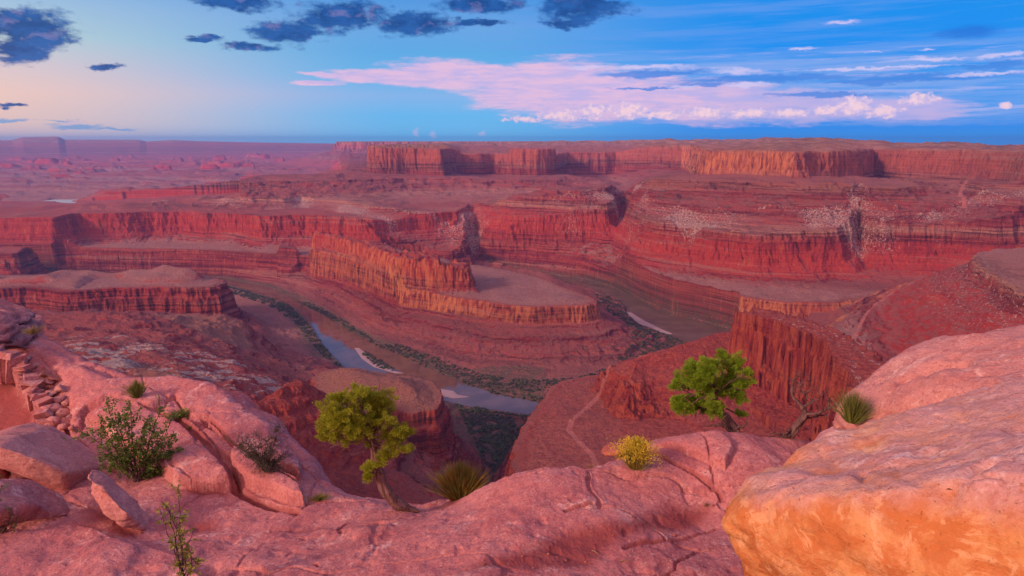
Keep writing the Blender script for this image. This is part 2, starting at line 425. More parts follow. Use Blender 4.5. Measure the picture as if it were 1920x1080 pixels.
# near side of the river
BT = pz(-410, (1275, 652), (1200, 668), (1186, 700), (1180, 740), (1196, 790), (1260, 830), (1420, 850), (1600, 850), (1760, 780), (1640, 668), (1500, 612), (1420, 596), (1330, 622))
BF = pz(-325, (1398, 590), (1432, 596), (1470, 609), (1500, 620), (1560, 647), (1592, 690), (1640, 770), (1700, 800), (1760, 770), (1650, 690), (1570, 634), (1490, 604), (1430, 588))
BB = pz(-400, (1700, 556), (1730, 550), (1765, 546), (1808, 550), (1830, 566), (1790, 585), (1850, 600), (1900, 600), (1940, 560), (1860, 530), (1790, 538), (1740, 540))
WR = pz(-300, (1838, 482), (1850, 472), (1880, 467), (1920, 464), (2300, 455), (2400, 560), (1930, 546), (1890, 520), (1850, 500))
NEAR = pz(WZ, (-700, 526), *bank_near[1:]) + pz(-480, (1400, 648), (1500, 632), (1550, 622), (1600, 640), (2600, 700)) + [(1500, -50), (-1500, -50)]
M1 = pz(-440, (-300, 540), (0, 541), (60, 538), (130, 546), (200, 540), (280, 538), (350, 540), (400, 538), (418, 531), (404, 521), (330, 512), (200, 514), (0, 516), (-300, 514))
DOME = pz(-430, (588, 708), (600, 696), (640, 690), (690, 692), (740, 704), (772, 706), (806, 716), (822, 738), (815, 765), (770, 775), (740, 760), (700, 790), (640, 800), (606, 760))
REDF = pz(-350, (470, 752), (500, 735), (530, 720), (552, 716), (580, 728), (612, 775), (636, 830), (640, 880), (560, 900), (480, 860))

near_pts = [at_z(*p)[:3] for p in [
    (-300, 620, -420), (0, 610, -420), (100, 604, -420), (200, 592, -425), (270, 588, -440), (330, 592, -455), (400, 596, -465), (460, 598, -478), (468, 612, -500), (500, 580, -594), (440, 585, -585), (560, 640, -594), (530, 610, -595), (600, 670, -596), (520, 650, -588),
    (250, 625, -415), (350, 630, -440), (420, 640, -470), (480, 640, -520), (150, 640, -385), (200, 670, -360), (100, 700, -330), (250, 700, -345), (300, 690, -360), (350, 700, -370), (400, 690, -400), (430, 670, -430), (500, 690, -470), (540, 675, -520), (560, 700, -500), (620, 690, -540), (585, 720, -470), (500, 712, -420),
    (640, 700, -500), (760, 735, -560), (850, 765, -594), (870, 800, -594), (950, 800, -596), (905, 850, -592), (880, 790, -597), (930, 830, -597), (900, 825, -597), (920, 868, -595), (960, 820, -597), (890, 850, -592), (930, 890, -592), (840, 850, -550), (790, 830, -520),
    (740, 850, -470), (680, 870, -450), (620, 880, -430), (560, 880, -400), (700, 905, -430), (800, 880, -480), (850, 900, -520), (900, 930, -540), (800, 940, -440), (600, 960, -330), (300, 800, -300), (0, 800, -280), (500, 800, -380),
    (1000, 920, -520), (1100, 950, -480), (1300, 950, -480)]]
ZN = tps([(p[0], p[1], p[2]) for p in near_pts], 1e-4)

_y2 = float(np.mean([p[1] for p in RIVER2]))
# plan lookup tables of the distance fields
GX0, GX1, GY0, GY1, GS = -4300.0, 4300.0, 40.0, 6400.0, 10.0
_gx = np.arange(GX0, GX1 + 1, GS); _gy = np.arange(GY0, GY1 + 1, GS)
_GX, _GY = np.meshgrid(_gx, _gy)
TAB = {k: sd_poly(_GX, _GY, v).astype(np.float32) for k, v in dict(river=RIVER, river2=RIVER2, pen=PEN, far480=FAR480, rb=RB, fin=FIN, finlow=FINLOW, knob=KNOB, f340=F340, f300=F300, bt=BT, bf=BF, bb=BB, wr=WR, near=NEAR, m1=M1, dome=DOME, redf=REDF).items()}
TAB['tier'] = np.max([sd_poly(_GX, _GY, t_) for t_ in (TIER_A, TIER_B, TIER_C)], 0).astype(np.float32)
_m = (_GX > -1700) & (_GX < 1700) & (_GY < 3000)
_zn = np.full(_GX.shape, -900.0); _zn[_m] = ZN(_GX[_m], _GY[_m]); TAB['zn'] = _zn.astype(np.float32)
def look(name, X, Y):
    T = TAB[name]
    u = np.clip((X - GX0) / GS, 0, T.shape[1] - 1.001); v = np.clip((Y - GY0) / GS, 0, T.shape[0] - 1.001)
    i = u.astype(np.int32); j = v.astype(np.int32); fu = u - i; fv = v - j
    return (T[j, i] * (1 - fu) + T[j, i + 1] * fu) * (1 - fv) + (T[j + 1, i] * (1 - fu) + T[j + 1, i + 1] * fu) * fv

def step(sd, wt, wc, fc, pw=1.35):
    """0 outside, 1 inside the rim: a talus apron of width wt, then a cliff of width wc that takes the share fc of the height"""
    t = np.clip((sd + wt + wc) / wt, 0, 1) ** pw
    c = np.clip((sd + wc) / wc, 0, 1)
    c = c + 0.07 * np.sin(c * 12.566) * (c > 0) * (c < 1)
    return (1 - fc) * t + fc * c
def terrace(z, P, k, ph=0.0):
    t = (z + ph) / P
    b = np.floor(t); f = t - b
    g = np.where(f < 0.62, f * 0.42, 0.26 + (f - 0.62) * (0.74 / 0.38))
    return (z * (1 - k) + ((b + g) * P - ph) * k)

ROAD1 = pz(-480, (1120, 880), (1110, 856), (1085, 832), (1066, 810), (1072, 795), (1100, 765), (1135, 735), (1165, 712), (1192, 700), (1230, 690))
ROAD2 = pz(-490, (1590, 660), (1605, 636), (1625, 612), (1660, 597), (1692, 586), (1720, 575))
ROAD3 = [tuple(at_d(a, b, dd)[:2]) for a, b, dd in ((1812, 376, 2900), (1800, 358, 3100), (1812, 345, 3400), (1813, 335, 3700))]

def crest(X, Y, pts, slope, back=None):      # a ridge line with falling sides
    best = np.full(X.shape, -900.0)
    for a, b in zip(pts[:-1], pts[1:]):
        ex, ey = b[0] - a[0], b[1] - a[1]
        tt = np.clip(((X - a[0]) * ex + (Y - a[1]) * ey) / (ex * ex + ey * ey), 0, 1)
        d = np.hypot(X - a[0] - tt * ex, Y - a[1] - tt * ey)
        sl = slope if back is None else np.where(np.hypot(X, Y) > np.hypot(a[0] + tt * ex, a[1] + tt * ey), back, slope)
        best = np.maximum(best, a[2] + tt * (b[2] - a[2]) - sl * d)
    return best
CREST_B = [at_z(*p) for p in ((1186, 712, -428), (1204, 668, -410), (1272, 650, -398), (1335, 628, -390), (1400, 618, -384), (1480, 660, -402), (1540, 710, -420), (1590, 780, -450), (1680, 850, -470))]
CREST_R = [at_z(*p) for p in ((552, 716, -350), (520, 735, -352), (478, 765, -362))]
CREST_R2 = [at_z(*p) for p in ((552, 718, -352), (588, 770, -384), (606, 815, -420))]
def canyon(X, Y):
    r = np.hypot(X, Y)
    az = np.degrees(np.arctan2(X, Y))
    # crenulated outlines: the plan is warped at several sizes
    wa = np.clip(r / 2000.0, 0.55, 3.0)
    wx = 30 * wa * fbm2(X / (210 * wa), Y / (210 * wa), 2, 1) + 11 * wa * perlin2(X / (55 * wa), Y / (55 * wa), 3) + 5.0 * perlin2(X / 21, Y / 21, 4) + 2.4 * perlin2(X / 9, Y / 9, 5)
    wy = 30 * wa * fbm2(X / (210 * wa), Y / (210 * wa), 2, 6) + 11 * wa * perlin2(X / (55 * wa), Y / (55 * wa), 8) + 5.0 * perlin2(X / 21, Y / 21, 9) + 2.4 * perlin2(X / 9, Y / 9, 10)
    Xs = X + 0.28 * wx; Ys = Y + 0.28 * wy              # gentle
    Xw = X + 0.75 * wx; Yw = Y + 0.75 * wy              # strong
    flute = 4.4 * ridge2(X / 16, Y / 16, 3, 21) + 8 * ridge2(X / 62, Y / 62, 2, 23)
    L = lambda n, q=1: look(n, Xw, Yw) if q == 1 else look(n, Xs, Ys)
    sr = look('river', X + 0.06 * wx, Y + 0.06 * wy)
    spen = L('pen', 0); sfar = L('far480', 0); srb = L('rb', 0)
    big = r > 5800
    sfar = np.where(big, 500.0, sfar)
    s480 = np.maximum(np.maximum(spen, sfar), srb) + 0.5 * flute
    wc = 14.0
    drim = np.maximum(-s480 - wc, 0); driv = np.maximum(-sr - 14, 0)
    tal = np.clip(1 - drim / np.minimum(driv + drim + 1, 270.0 - 215.0 * smoothstep(look('near', X, Y), 0, 60) * (r < 1500)), 0, 1)
    low_ = smoothstep(az, -6, -3.5) * smoothstep(az, 12.5, 8.0) * smoothstep(r, 2600, 2800) * smoothstep(np.abs(r - 2500), 6000, 5000)
    hl = 1 - 0.56 * low_
    z = WZ + 3 + hl * (0.35 * 68 * tal ** 1.25 + 0.65 * terrace(68 * tal ** 1.25, 22, 0.85, 5 * perlin2(X / 90, Y / 90, 33))) + hl * 49 * np.clip((s480 + wc) / wc, 0, 1)
    attr_s480 = s480
    # ledges and gullies on the lower slopes
    mid = tal * (1 - tal) * 4
    z = z + mid * 5.0 * ridge2(X / 46, Y / 46, 3, 31)
    # bench relief
    on = np.clip(s480 / 60, 0, 1)
    z = z + on * (5 * fbm2(X / 160, Y / 160, 4, 41) + 3)
    # fin on the neck, and its lower nose
    sf = L('fin', 0)
    z = z + (97 + 7 * ridge2(X / 45, Y / 45, 3, 35) - 6 * np.clip(perlin2(X / 24, Y / 24, 36) * 4 - 0.6, 0, 1.5)) * step(sf + 0.9 * flute, 26, 15, 0.86)
    z = z - 30 * smoothstep(L('finlow', 0), -6, 4) * smoothstep(L('fin', 0), -20, -5)
    z = z + 30 * step(look('knob', Xs, Ys), 10, 8, 0.8)
    # red cliffs and the white rim above them
    s340 = np.where(big, np.clip((az + 14) * 120, -400, 400), L('f340')) + flute + 22 * fbm2(X / 240, Y / 240, 2, 47)
    mid_ = smoothstep(az, -14, -6) * smoothstep(az, 10.5, 8.0) * (r < 5000)
    z = z + (138 + (62 * low_ - 62) * mid_) * step(s340, 75, 34, 0.66)
    s300 = np.where(big, np.clip((az + 14) * 120, -400, 400), L('f300', 0)) + 0.6 * flute
    z = z + (40 + (26 + 12 * smoothstep(r, 3350, 3900)) * mid_) * step(s300, 110, 7, 0.30)
    # the slopes and the tall cliffs of the plateau
    dip = np.clip((r - 3100) * 0.045, 0, 78)
    sti = np.where(big, np.clip((az + 13) * 150, -900, 300), L('tier')) + 1.2 * flute
    sw = np.minimum(sd_poly(Xw, Yw, WING), 4000.0) + 1.3 * flute + 34 * fbm2(X / 380, Y / 380, 3, 57)
    zt = 105 - 0.55 * dip
    gul = ridge2(X / 150, Y / 150, 4, 51)
    stp = step(sti + 60 * gul + 16 * ridge2(X / 52, Y / 52, 2, 53), 420, 10, 0.10, 1.3)
    stpw = step(sw + 70 * gul, 950, 26, 0.0, 1.5)
    z = z + zt * np.maximum(stp, stpw)
    zf = np.maximum(-146 - dip + 300 - zt, 25)
    stp2 = step(sw + 50 * gul + 12 * ridge2(X / 52, Y / 52, 2, 55), 560, 26, 0.0, 1.25)
    z = z + zf * stp2
    top = np.clip((sw + 30) / 30, 0, 1)
    hw = (-42 + 146 + dip)
    z = z + hw * (top + 0.05 * np.sin(top * 12.566)) + np.where(sw > 0, 0, 0)
    back = smoothstep(sw, 60, 900)
    dome = 26 * np.clip(fbm2(X / 330, Y / 330, 4, 61) + 0.1, -0.4, 1.0)
    sky = np.interp(az, [-14, -4, 4, 10, 17, 22, 24, 29, 33, 38], [-44, -40, -22, -14, -20, -6, -6, -28, -42, -46])
    bump = smoothstep(np.abs(az - 26.5), 3.0, 1.6) * smoothstep(r, 3300, 3700) * smoothstep(r, 5200, 4600) * 24
    z = np.where(sw > 0, z + back * (sky + 42 + dome) + bump * smoothstep(sw, 20, 200) + 5 * fbm2(X / 60, Y / 60, 3, 63) * smoothstep(sw, 5, 60), z)
    # plain far to the left with its maze of small canyons
    pl = smoothstep(r, 3700, 4700) * smoothstep(az, -9.5, -14.5)
    n = ridge2(X / 2600 + 0.2 * wx / 60, Y / 700, 4, 71, 0.5)
    rough = terrace(38 * n - 8, 22, 0.9)
    z = z + pl * (np.clip(rough, -70, 75) * np.clip(r / 7500, 0.55, 2.2) - 30)
    bu = smoothstep(fbm2(X / 900, Y / 420, 3, 73), 0.62, 0.8) * pl
    z = z + bu * 45 * np.clip(r / 8000, 0.7, 2.0)
    s2 = look('river2', X, Y); yr = _y2
    dr2 = np.maximum(-s2, 0)
    m2 = np.where(Y < yr, 0.06, 0.4) * np.maximum(dr2 - 25, 0)
    z = np.where((r > 3500) & (az < -22), np.minimum(z, np.where(s2 > 0, -429, -421) + m2 * (1 + 0.3 * perlin2(X / 120, Y / 120, 77))), z)
    # far mesa and skyline
    far = r > 8500
    if far.any():
        sm = np.full(X.shape, -9e3); sm[far] = sd_poly(Xw[far], Yw[far], FARM)
        z = np.where(far & (sm > -1550), np.maximum(z, -470 + 455 * step(sm + 60 * gul, 1500, 120, 0.42, 1.6)), z)
        ridge = np.interp(az, [-60, -41, -36.2, -35.6, -33.6, -33.2, -28.6, -28.2, -26.4, -25, -21, -14, -5, 60], [40, 0, 60, 210, 250, 90, 75, -20, 70, 10, -80, -180, -300, -300])
        z = np.where(r > 17000, np.maximum(z, -480 + (0.5 * ridge - 10 + 480) * smoothstep(r, 18500, 22500)), z)
    # ---- the near side of the river
    sn = look('near', X, Y)
    zn = look('zn', X + 0.2 * wx, Y + 0.2 * wy)
    zn = zn + 7 * fbm2(X / 70, Y / 70, 4, 81) + 2.0 * ridge2(X / 24, Y / 24, 3, 83)
    zn = terrace(zn, 21, 0.55, 4 * perlin2(X / 160, Y / 160, 85))
    inn = smoothstep(sn, 0, 40)
    zn = np.where(sn > 0, WZ + 3 + (zn - WZ - 3) * inn, -700)
    sdm = L('dome', 0); sm1 = L('m1', 0); sre = L('redf', 0)
    zdm = WZ + 3 + 167 * step(sdm + 0.6 * flute, 90, 28, 0.62) + 22 * smoothstep(sdm, 0, 70)
    zm1 = WZ + 3 + 158 * step(sm1 + flute, 120, 38, 0.70) + np.clip(34 * fbm2(X / 190 + 3.3, Y / 190, 2, 87) + 12, 0, 40) * smoothstep(sm1, 5, 60)
    zre = np.maximum(crest(X + 0.4 * wx, Y + 0.4 * wy, CREST_R, 0.75), crest(X + 0.4 * wx, Y + 0.4 * wy, CREST_R2, 1.05)) + 2.2 * ridge2(X / 30, Y / 30, 2, 143) + 0.5 * flute
    zre = terrace(zre + 0.12 * X, 15, 0.8) - 0.12 * X
    nearz = np.where(sn > -30, np.maximum(np.maximum(zn, zdm), np.maximum(zm1, zre)), -700)
    z = np.maximum(z, np.where(r < 2900, nearz, -700))
    sbt = L('bt', 0); sbf = L('bf', 0); sbb = L('bb', 0); swr = L('wr', 0)
    zc = crest(X + 0.5 * wx, Y + 0.5 * wy, CREST_B, 0.40, 0.95) + 2.2 * ridge2(X / 55, Y / 55, 2, 141) + 1.0 * fbm2(X / 7, Y / 7, 3, 142)
    # its left end breaks off in crags
    crag = smoothstep(X + 0.3 * Y, 640, 560)
    zc = np.where((zc < -424), -424 + (zc + 424) * (1 + 1.8 * crag) + crag * 1.6 * flute * np.clip((-424 - zc) / 10, 0, 1), zc)
    z = np.where((r < 1750) & (X > 60), np.maximum(z, zc), z)
    z = np.where(sbf > -80, np.maximum(z, -470 + 148 * step(sbf + 1.3 * flute, 70, 20, 0.84, 1.0) + 0.3 * flute), z)
    z = np.where(sbb > -110, np.maximum(z, -500 + 104 * step(sbb + flute, 70, 26, 0.75)), z)
    z = np.where(swr > -400, np.maximum(z, -500 + 200 * step(swr + 0.8 * flute + 10 * ridge2(X / 70, Y / 70, 3, 145), 330, 9, 0.14, 1.1)), z)
    # layered ledges everywhere there is slope, except the flat valley floor
    slopey = np.clip((z - WZ - 8) / 20, 0, 1) * (r < 9000)
    kk = (1 - 0.6 * smoothstep(z, -440, -425) * smoothstep(z, -335, -350)) * (0.55 - 0.42 * smoothstep(sbt, -120, -20) * (r < 1700)) * slopey * np.clip(0.55 + 0.6 * perlin2(X / 260, Y / 260, 91), 0.15, 1)
    z = terrace(z, 9.5, kk, 2.5 * perlin2(X / 120, Y / 120, 93))
    z = z + slopey * (0.9 * fbm2(X / 14, Y / 14, 3, 95))
    # channel
    z = np.where(sr > 0, np.minimum(z, WZ - 1 - np.minimum(sr * 0.2, 4)), z)
    A = dict(s480=s480, s300=s300, s340=s340, sw=sw, sti=sti, sn=sn, swr=swr, sbf=sbf, sdm=sdm, sr=sr, tal=tal, sre=sre, sm1=sm1, pl=pl, az=az, r=r, sbt=sbt, spen=spen, sfin=look('fin', Xs, Ys))
    return z, A

def polar_mesh():
    az0, az1, naz = R(-45.0), R(46.5), 1560
    # coarse pass: where along each ray does the picture change most
    ca = np.linspace(az0, az1, 330)
    cr = np.exp(np.linspace(math.log(300.0), math.log(25000.0), 1900))
    A_, R_ = np.meshgrid(ca, cr, indexing='ij')
    z, _ = canyon((np.sin(A_) * R_), (np.cos(A_) * R_))
    ang = np.arctan2(z, R_)
    dl = np.diff(np.log(R_), axis=1); da = np.diff(ang, axis=1)
    vis = np.where(da > 0, 1.0, 0.35)
    wgt = np.sqrt((dl * 0.016) ** 2 + (da * vis) ** 2) + dl * 0.010
    # keep hidden stretches coarse
    run = np.maximum.accumulate(ang, axis=1)
    hid = (run[:, 1:] - ang[:, 1:]) > 0.004
    wgt = wgt * np.where(hid, 0.3, 1.0)
    ker = np.exp(-0.5 * (np.arange(-20, 21) / 8.0) ** 2); ker /= ker.sum()
    wp = np.pad(wgt, ((20, 20), (0, 0)), mode='edge')
    wgt = sum(ker[i] * wp[i:i + wgt.shape[0]] for i in range(41))
    cum = np.concatenate((np.zeros((len(ca), 1)), np.cumsum(wgt, 1)), 1)
    nr = 1250
    rad = np.empty((len(ca), nr))
    for i in range(len(ca)):
        rad[i] = np.interp(np.linspace(0, cum[i, -1], nr), cum[i], np.log(cr))
    fa = np.linspace(az0, az1, naz)
    u = np.linspace(0, len(ca) - 1.0001, naz); i0 = u.astype(int); fr = (u - i0)[:, None]
    lr = rad[i0] * (1 - fr) + rad[i0 + 1] * fr
    Rr = np.exp(lr); Aa = fa[:, None] + 0 * Rr
    return np.sin(Aa) * Rr, np.cos(Aa) * Rr
PX, PY = polar_mesh()
PZ, PA = canyon(PX, PY)

# surface marks that belong to the ground itself
X, Y, r, az = PX, PY, PA['r'], PA['az']
spk = perlin2(X / 9, Y / 9, 101) + 0.7 * perlin2(X / 4.5, Y / 4.5, 102)
slope300 = smoothstep(PA['s300'], -150, -90) * smoothstep(PA['s300'], 2, -8)
pale = 0.80 * slope300 * (r < 4300) * np.clip(0.62 + 0.8 * fbm2(X / 260, Y / 260, 2, 105), 0.15, 0.9)
pale = np.maximum(pale, 0.9 * smoothstep(PA['s300'], -8, -3) * smoothstep(PA['s300'], 9, 2) * np.clip(0.3 + 1.0 * fbm2(X / 150, Y / 150, 3, 131), 0, 0.75) * (r < 4000))
pale = np.maximum(pale, 0.45 * smoothstep(PA['swr'], -300, -60) * smoothstep(PA['swr'], -2, -12))
pale = np.maximum(pale, smoothstep(PA['swr'], -5, -1) * smoothstep(PA['swr'] + 6 * perlin2(X / 14, Y / 14, 113), 20, 4) * 0.5)
BAD = pz(-400, (110, 640), (250, 615), (330, 640), (420, 640), (480, 660), (520, 690), (590, 690), (610, 720), (560, 735), (450, 760), (200, 760), (120, 700))
sbad = sd_poly(np.clip(X, -2000, 2000), np.clip(Y, 0, 2600), BAD)
spk2 = fbm2((X * 0.8 + Y * 0.6) / 60, (Y * 0.8 - X * 0.6) / 20, 3, 107) + 0.6 * perlin2(X / 110, Y / 110, 108)
badl = smoothstep(sbad, -40, 30) * (r < 2500)
pale = np.maximum(pale, badl * (0.25 + 0.75 * smoothstep(spk2, 0.0, 0.3)))
tip = PA['sbf']
pale = np.maximum(pale, smoothstep(tip, -4, 0) * smoothstep(tip + 5 * perlin2(X / 9, Y / 9, 111), 18, 4) * 0.5)
pale = np.maximum(pale, 0.22 * smoothstep(PA['tal'], 0.03, 0.3) * smoothstep(PA['tal'], 0.8, 0.5) * (r < 2600) * (PA['spen'] > -260))
road = np.zeros_like(X); ok3 = smoothstep(PA['sti'], -420, -330) * smoothstep(PA['sw'], -20, -60)
for ln, w in ((ROAD1, 5.5), (ROAD2, 6.0), (ROAD3, 8.0)):
    road = np.maximum(road, smoothstep(d_line(np.clip(X, -100, 2600), np.clip(Y, 400, 4200), ln), w, w * 0.6) * (ok3 if w > 7 else 1))
green = smoothstep(PA['sr'], -70, -30) * smoothstep(PZ, WZ + 9, WZ + 4)
green = np.maximum(green, 0.8 * smoothstep(PZ, WZ + 40, WZ + 14) * (r < 1700) * (az > -8) * (az < 3))
green = np.maximum(green, 0.45 * smoothstep(PA['s300'], 5, 30) * smoothstep(PA['s300'], 160, 40) * (X > 300) * smoothstep(perlin2(X / 60, Y / 60, 121) + 0.5 * spk, -0.2, 0.5))
green = np.maximum(green, 0.75 * smoothstep(PA['sw'], 60, 300) * smoothstep(fbm2(X / 60, Y / 60, 3, 123), -0.1, 0.35))
green = np.maximum(green, smoothstep(PZ, WZ + 30, WZ + 10) * (r > 4300) * (r < 9000) * (az < -22))
flatt = np.maximum(smoothstep(PA['sm1'], 3, 24) * (PA['sn'] > 0), 0.6 * (PA['sn'] > 0) * smoothstep(PZ, -570, -590) * (r > 1500))
flatt = np.maximum(flatt, smoothstep(PA['s480'], 4, 30) * smoothstep(PZ, -452, -468))

# one mesh per mass of rock, cut along the plan outlines of the masses
reg = np.zeros(X.shape, np.int8)
reg[(PA['spen'] > -190) & (Y < 3000) & (az > -26) & (PA['sr'] < 0) & (PA['sn'] < 0)] = 1
reg[(PA['sti'] > -330) & (az < 3.5) & (r > 3300) & (r < 9000)] = 2
reg[(PA['sti'] > -330) & (az >= 3.5) & (r > 2300) & (r < 9600)] = 3
reg[(PA['sbt'] > -60) & (r < 1700)] = 4
reg[(PA['sm1'] > -130) & (PA['sn'] > 0) & (r > 1500)] = 5
reg[(PA['sdm'] > -100) & (PA['sn'] > 0) & (r < 1500)] = 6
reg[(PA['sre'] > -120) & (PA['sn'] > 0) & (reg != 6) & (r < 1400)] = 7
reg[(PA['swr'] > -330) & (r < 2400) & (az > 20) & (reg == 0)] = 8
reg[(az < -13.5) & (r > 18000)] = 9
reg[(r >= 9600) & (az >= -13.5)] = 10

def rock_material():
    m, t = material('canyon_rock')
    g = t.node('ShaderNodeNewGeometry')
    pos = g.outputs['Position']; nor = g.outputs['Normal']
    s = t.node('ShaderNodeSeparateXYZ'); t.put(s.inputs[0], pos)
    z = s.outputs[2]
    n = t.node('ShaderNodeSeparateXYZ'); t.put(n.inputs[0], nor)
    up = n.outputs[2]
    n1 = t.noise(pos, 0.012, 4, 0.6)
    n2 = t.noise(t.scale(pos, (0.09, 0.09, 0.012)), 1.0, 5, 0.65)      # upright streaks of varnish
    n3 = t.noise(t.scale(pos, (0.003, 0.003, 0.16)), 1.0, 5, 0.7)      # thin beds
    n4 = t.noise(pos, 0.11, 5, 0.7)
    zz = t.math('ADD', z, t.math('MULTIPLY', t.math('SUBTRACT', n1, 0.5), 16))
    f = t.lin(zz, -600, 0)
    beds = t.ramp(f, [(0.0, (0.27, 0.085, 0.078, 1)), (0.05, (0.33, 0.068, 0.058, 1)), (0.085, (0.22, 0.03, 0.032, 1)), (0.11, (0.38, 0.06, 0.048, 1)), (0.135, (0.26, 0.034, 0.034, 1)), (0.16, (0.38, 0.06, 0.045, 1)), (0.19, (0.38, 0.075, 0.05, 1)), (0.21, (0.34, 0.055, 0.045, 1)),
                      (0.27, (0.40, 0.048, 0.036, 1)), (0.34, (0.44, 0.050, 0.034, 1)), (0.42, (0.40, 0.045, 0.034, 1)), (0.47, (0.34, 0.07, 0.055, 1)), (0.495, (0.46, 0.20, 0.14, 1)), (0.53, (0.32, 0.055, 0.048, 1)),
                      (0.62, (0.33, 0.062, 0.050, 1)), (0.665, (0.28, 0.05, 0.045, 1)), (0.70, (0.34, 0.12, 0.085, 1)), (0.75, (0.36, 0.09, 0.07, 1)), (0.82, (0.42, 0.10, 0.065, 1)), (0.92, (0.40, 0.10, 0.07, 1)), (0.955, (0.34, 0.10, 0.07, 1)), (1.0, (0.50, 0.22, 0.14, 1))])
    big = t.noise(t.scale(pos, (0.0012, 0.0012, 0.045)), 1.0, 3, 0.6)
    wall = t.math('ADD', t.math('MULTIPLY', t.smooth(z, -442, -425), t.smooth(z, -335, -350)), t.math('MULTIPLY', t.smooth(z, -160, -145), t.smooth(z, -38, -50)))
    hz = t.math('SUBTRACT', 1.0, t.math('MULTIPLY', wall, 0.72))
    beds = t.mix(t.math('MULTIPLY', t.smooth(big, 0.52, 0.64), t.math('MULTIPLY', hz, 0.6)), beds, (0.13, 0.022, 0.028, 1))
    beds = t.mix(t.math('MULTIPLY', t.smooth(big, 0.44, 0.34), 0.5), beds, (0.40, 0.17, 0.13, 1))
    beds = t.mix(t.math('MULTIPLY', t.smooth(n1, 0.56, 0.70), 0.4), beds, (0.46, 0.11, 0.055, 1))
    c = t.mix(t.math('MULTIPLY', t.smooth(n3, 0.50, 0.60), hz), beds, t.mix(0.72, beds, (0.085, 0.014, 0.02, 1)))
    n5 = t.noise(t.scale(pos, (0.2, 0.2, 0.02)), 1.0, 4, 0.7)
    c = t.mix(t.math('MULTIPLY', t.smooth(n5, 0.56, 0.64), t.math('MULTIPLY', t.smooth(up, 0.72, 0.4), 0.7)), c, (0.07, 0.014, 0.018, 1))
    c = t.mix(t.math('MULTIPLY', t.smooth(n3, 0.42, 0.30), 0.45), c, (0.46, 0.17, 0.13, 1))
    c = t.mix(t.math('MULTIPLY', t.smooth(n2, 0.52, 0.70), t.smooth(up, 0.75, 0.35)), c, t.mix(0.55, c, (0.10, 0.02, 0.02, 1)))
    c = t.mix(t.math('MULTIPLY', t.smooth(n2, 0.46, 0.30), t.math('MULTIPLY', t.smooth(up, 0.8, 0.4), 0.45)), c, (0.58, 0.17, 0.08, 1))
    sand = t.mix(t.smooth(n1, 0.4, 0.62), (0.34, 0.155, 0.13, 1), (0.42, 0.21, 0.175, 1))
    sand = t.mix(t.math('MULTIPLY', t.smooth(n4, 0.48, 0.62), 0.75), sand, (0.26, 0.10, 0.085, 1))
    wash = t.noise(t.scale(pos, (0.010, 0.018, 0.01)), 1.0, 5, 0.66, 1.6)
    sand = t.mix(t.math('MULTIPLY', t.smooth(t.math('ABSOLUTE', t.math('SUBTRACT', wash, 0.5)), 0.026, 0.006), 0.8), sand, (0.46, 0.25, 0.21, 1))
    sand = t.mix(t.math('MULTIPLY', t.smooth(wash, 0.54, 0.66), 0.5), sand, (0.36, 0.10, 0.075, 1))
    fl = t.math('MULTIPLY', t.attr('flat'), t.smooth(up, 0.72, 0.93))
    c = t.mix(t.math('MULTIPLY', fl, 0.9), c, sand)
    capm = t.math('MULTIPLY', t.smooth(z, -62, -36), t.smooth(n4, 0.35, 0.6, 0.35, 0.85))
    deb_top = t.mix(t.smooth(n1, 0.42, 0.6), (0.30, 0.12, 0.085, 1), (0.44, 0.21, 0.14, 1))
    # debris on the gentler slopes
    deb = t.math('MULTIPLY', t.smooth(up, 0.76, 0.93), t.smooth(z, -585, -500, 0.42, 0.52))
    c = t.mix(deb, c, (0.31, 0.115, 0.095, 1))
    c = t.mix(capm, c, deb_top)
    rk = t.voronoi(pos, 0.16)
    rub = t.mix(t.smooth(n4, 0.40, 0.62), (0.40, 0.075, 0.05, 1), (0.25, 0.035, 0.032, 1))
    rub = t.mix(t.math('MULTIPLY', t.smooth(rk, 0.30, 0.16), t.smooth(t.noise(pos, 0.02, 3), 0.42, 0.56)), rub, t.mix(t.noise(pos, 0.08, 2), (0.08, 0.02, 0.02, 1), (0.48, 0.15, 0.085, 1)))
    c = t.mix(t.math('MULTIPLY', t.attr('redland'), t.smooth(up, 0.55, 0.8, 0.0, 0.8)), c, rub)
    face = t.mix(t.smooth(n2, 0.42, 0.60), (0.47, 0.095, 0.048, 1), (0.25, 0.032, 0.028, 1))
    c = t.mix(t.math('MULTIPLY', t.attr('redland'), t.smooth(up, 0.7, 0.5, 0.0, 0.8)), c, face)
    c = t.mix(t.math('MULTIPLY', t.attr('brownland'), 0.85), c, t.mix(n4, (0.29, 0.12, 0.085, 1), (0.36, 0.14, 0.095, 1)))
    bl = t.noise(pos, 0.16, 3, 0.75, 0.5)
    bl = t.math('ADD', bl, t.math('MULTIPLY', t.attr('pale'), 0.36))
    pm = t.math('MULTIPLY', t.smooth(bl, 0.72, 0.80), t.smooth(t.attr('pale'), 0.02, 0.2))
    c = t.mix(t.math('MULTIPLY', pm, 0.9), c, t.mix(n4, (0.40, 0.23, 0.19, 1), (0.56, 0.39, 0.34, 1)))
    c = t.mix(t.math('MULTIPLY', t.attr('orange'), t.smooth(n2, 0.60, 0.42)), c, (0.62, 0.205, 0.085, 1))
    c = t.mix(t.math('MULTIPLY', t.attr('road'), 0.8), c, (0.50, 0.16, 0.13, 1))
    # scattered desert scrub, as dots on the open ground
    v = t.voronoi(pos, 0.085)
    dots = t.math('MULTIPLY', t.math('MULTIPLY', t.smooth(v, 0.22, 0.12), t.smooth(up, 0.8, 0.95)), t.smooth(t.noise(pos, 0.008, 3), 0.40, 0.55))
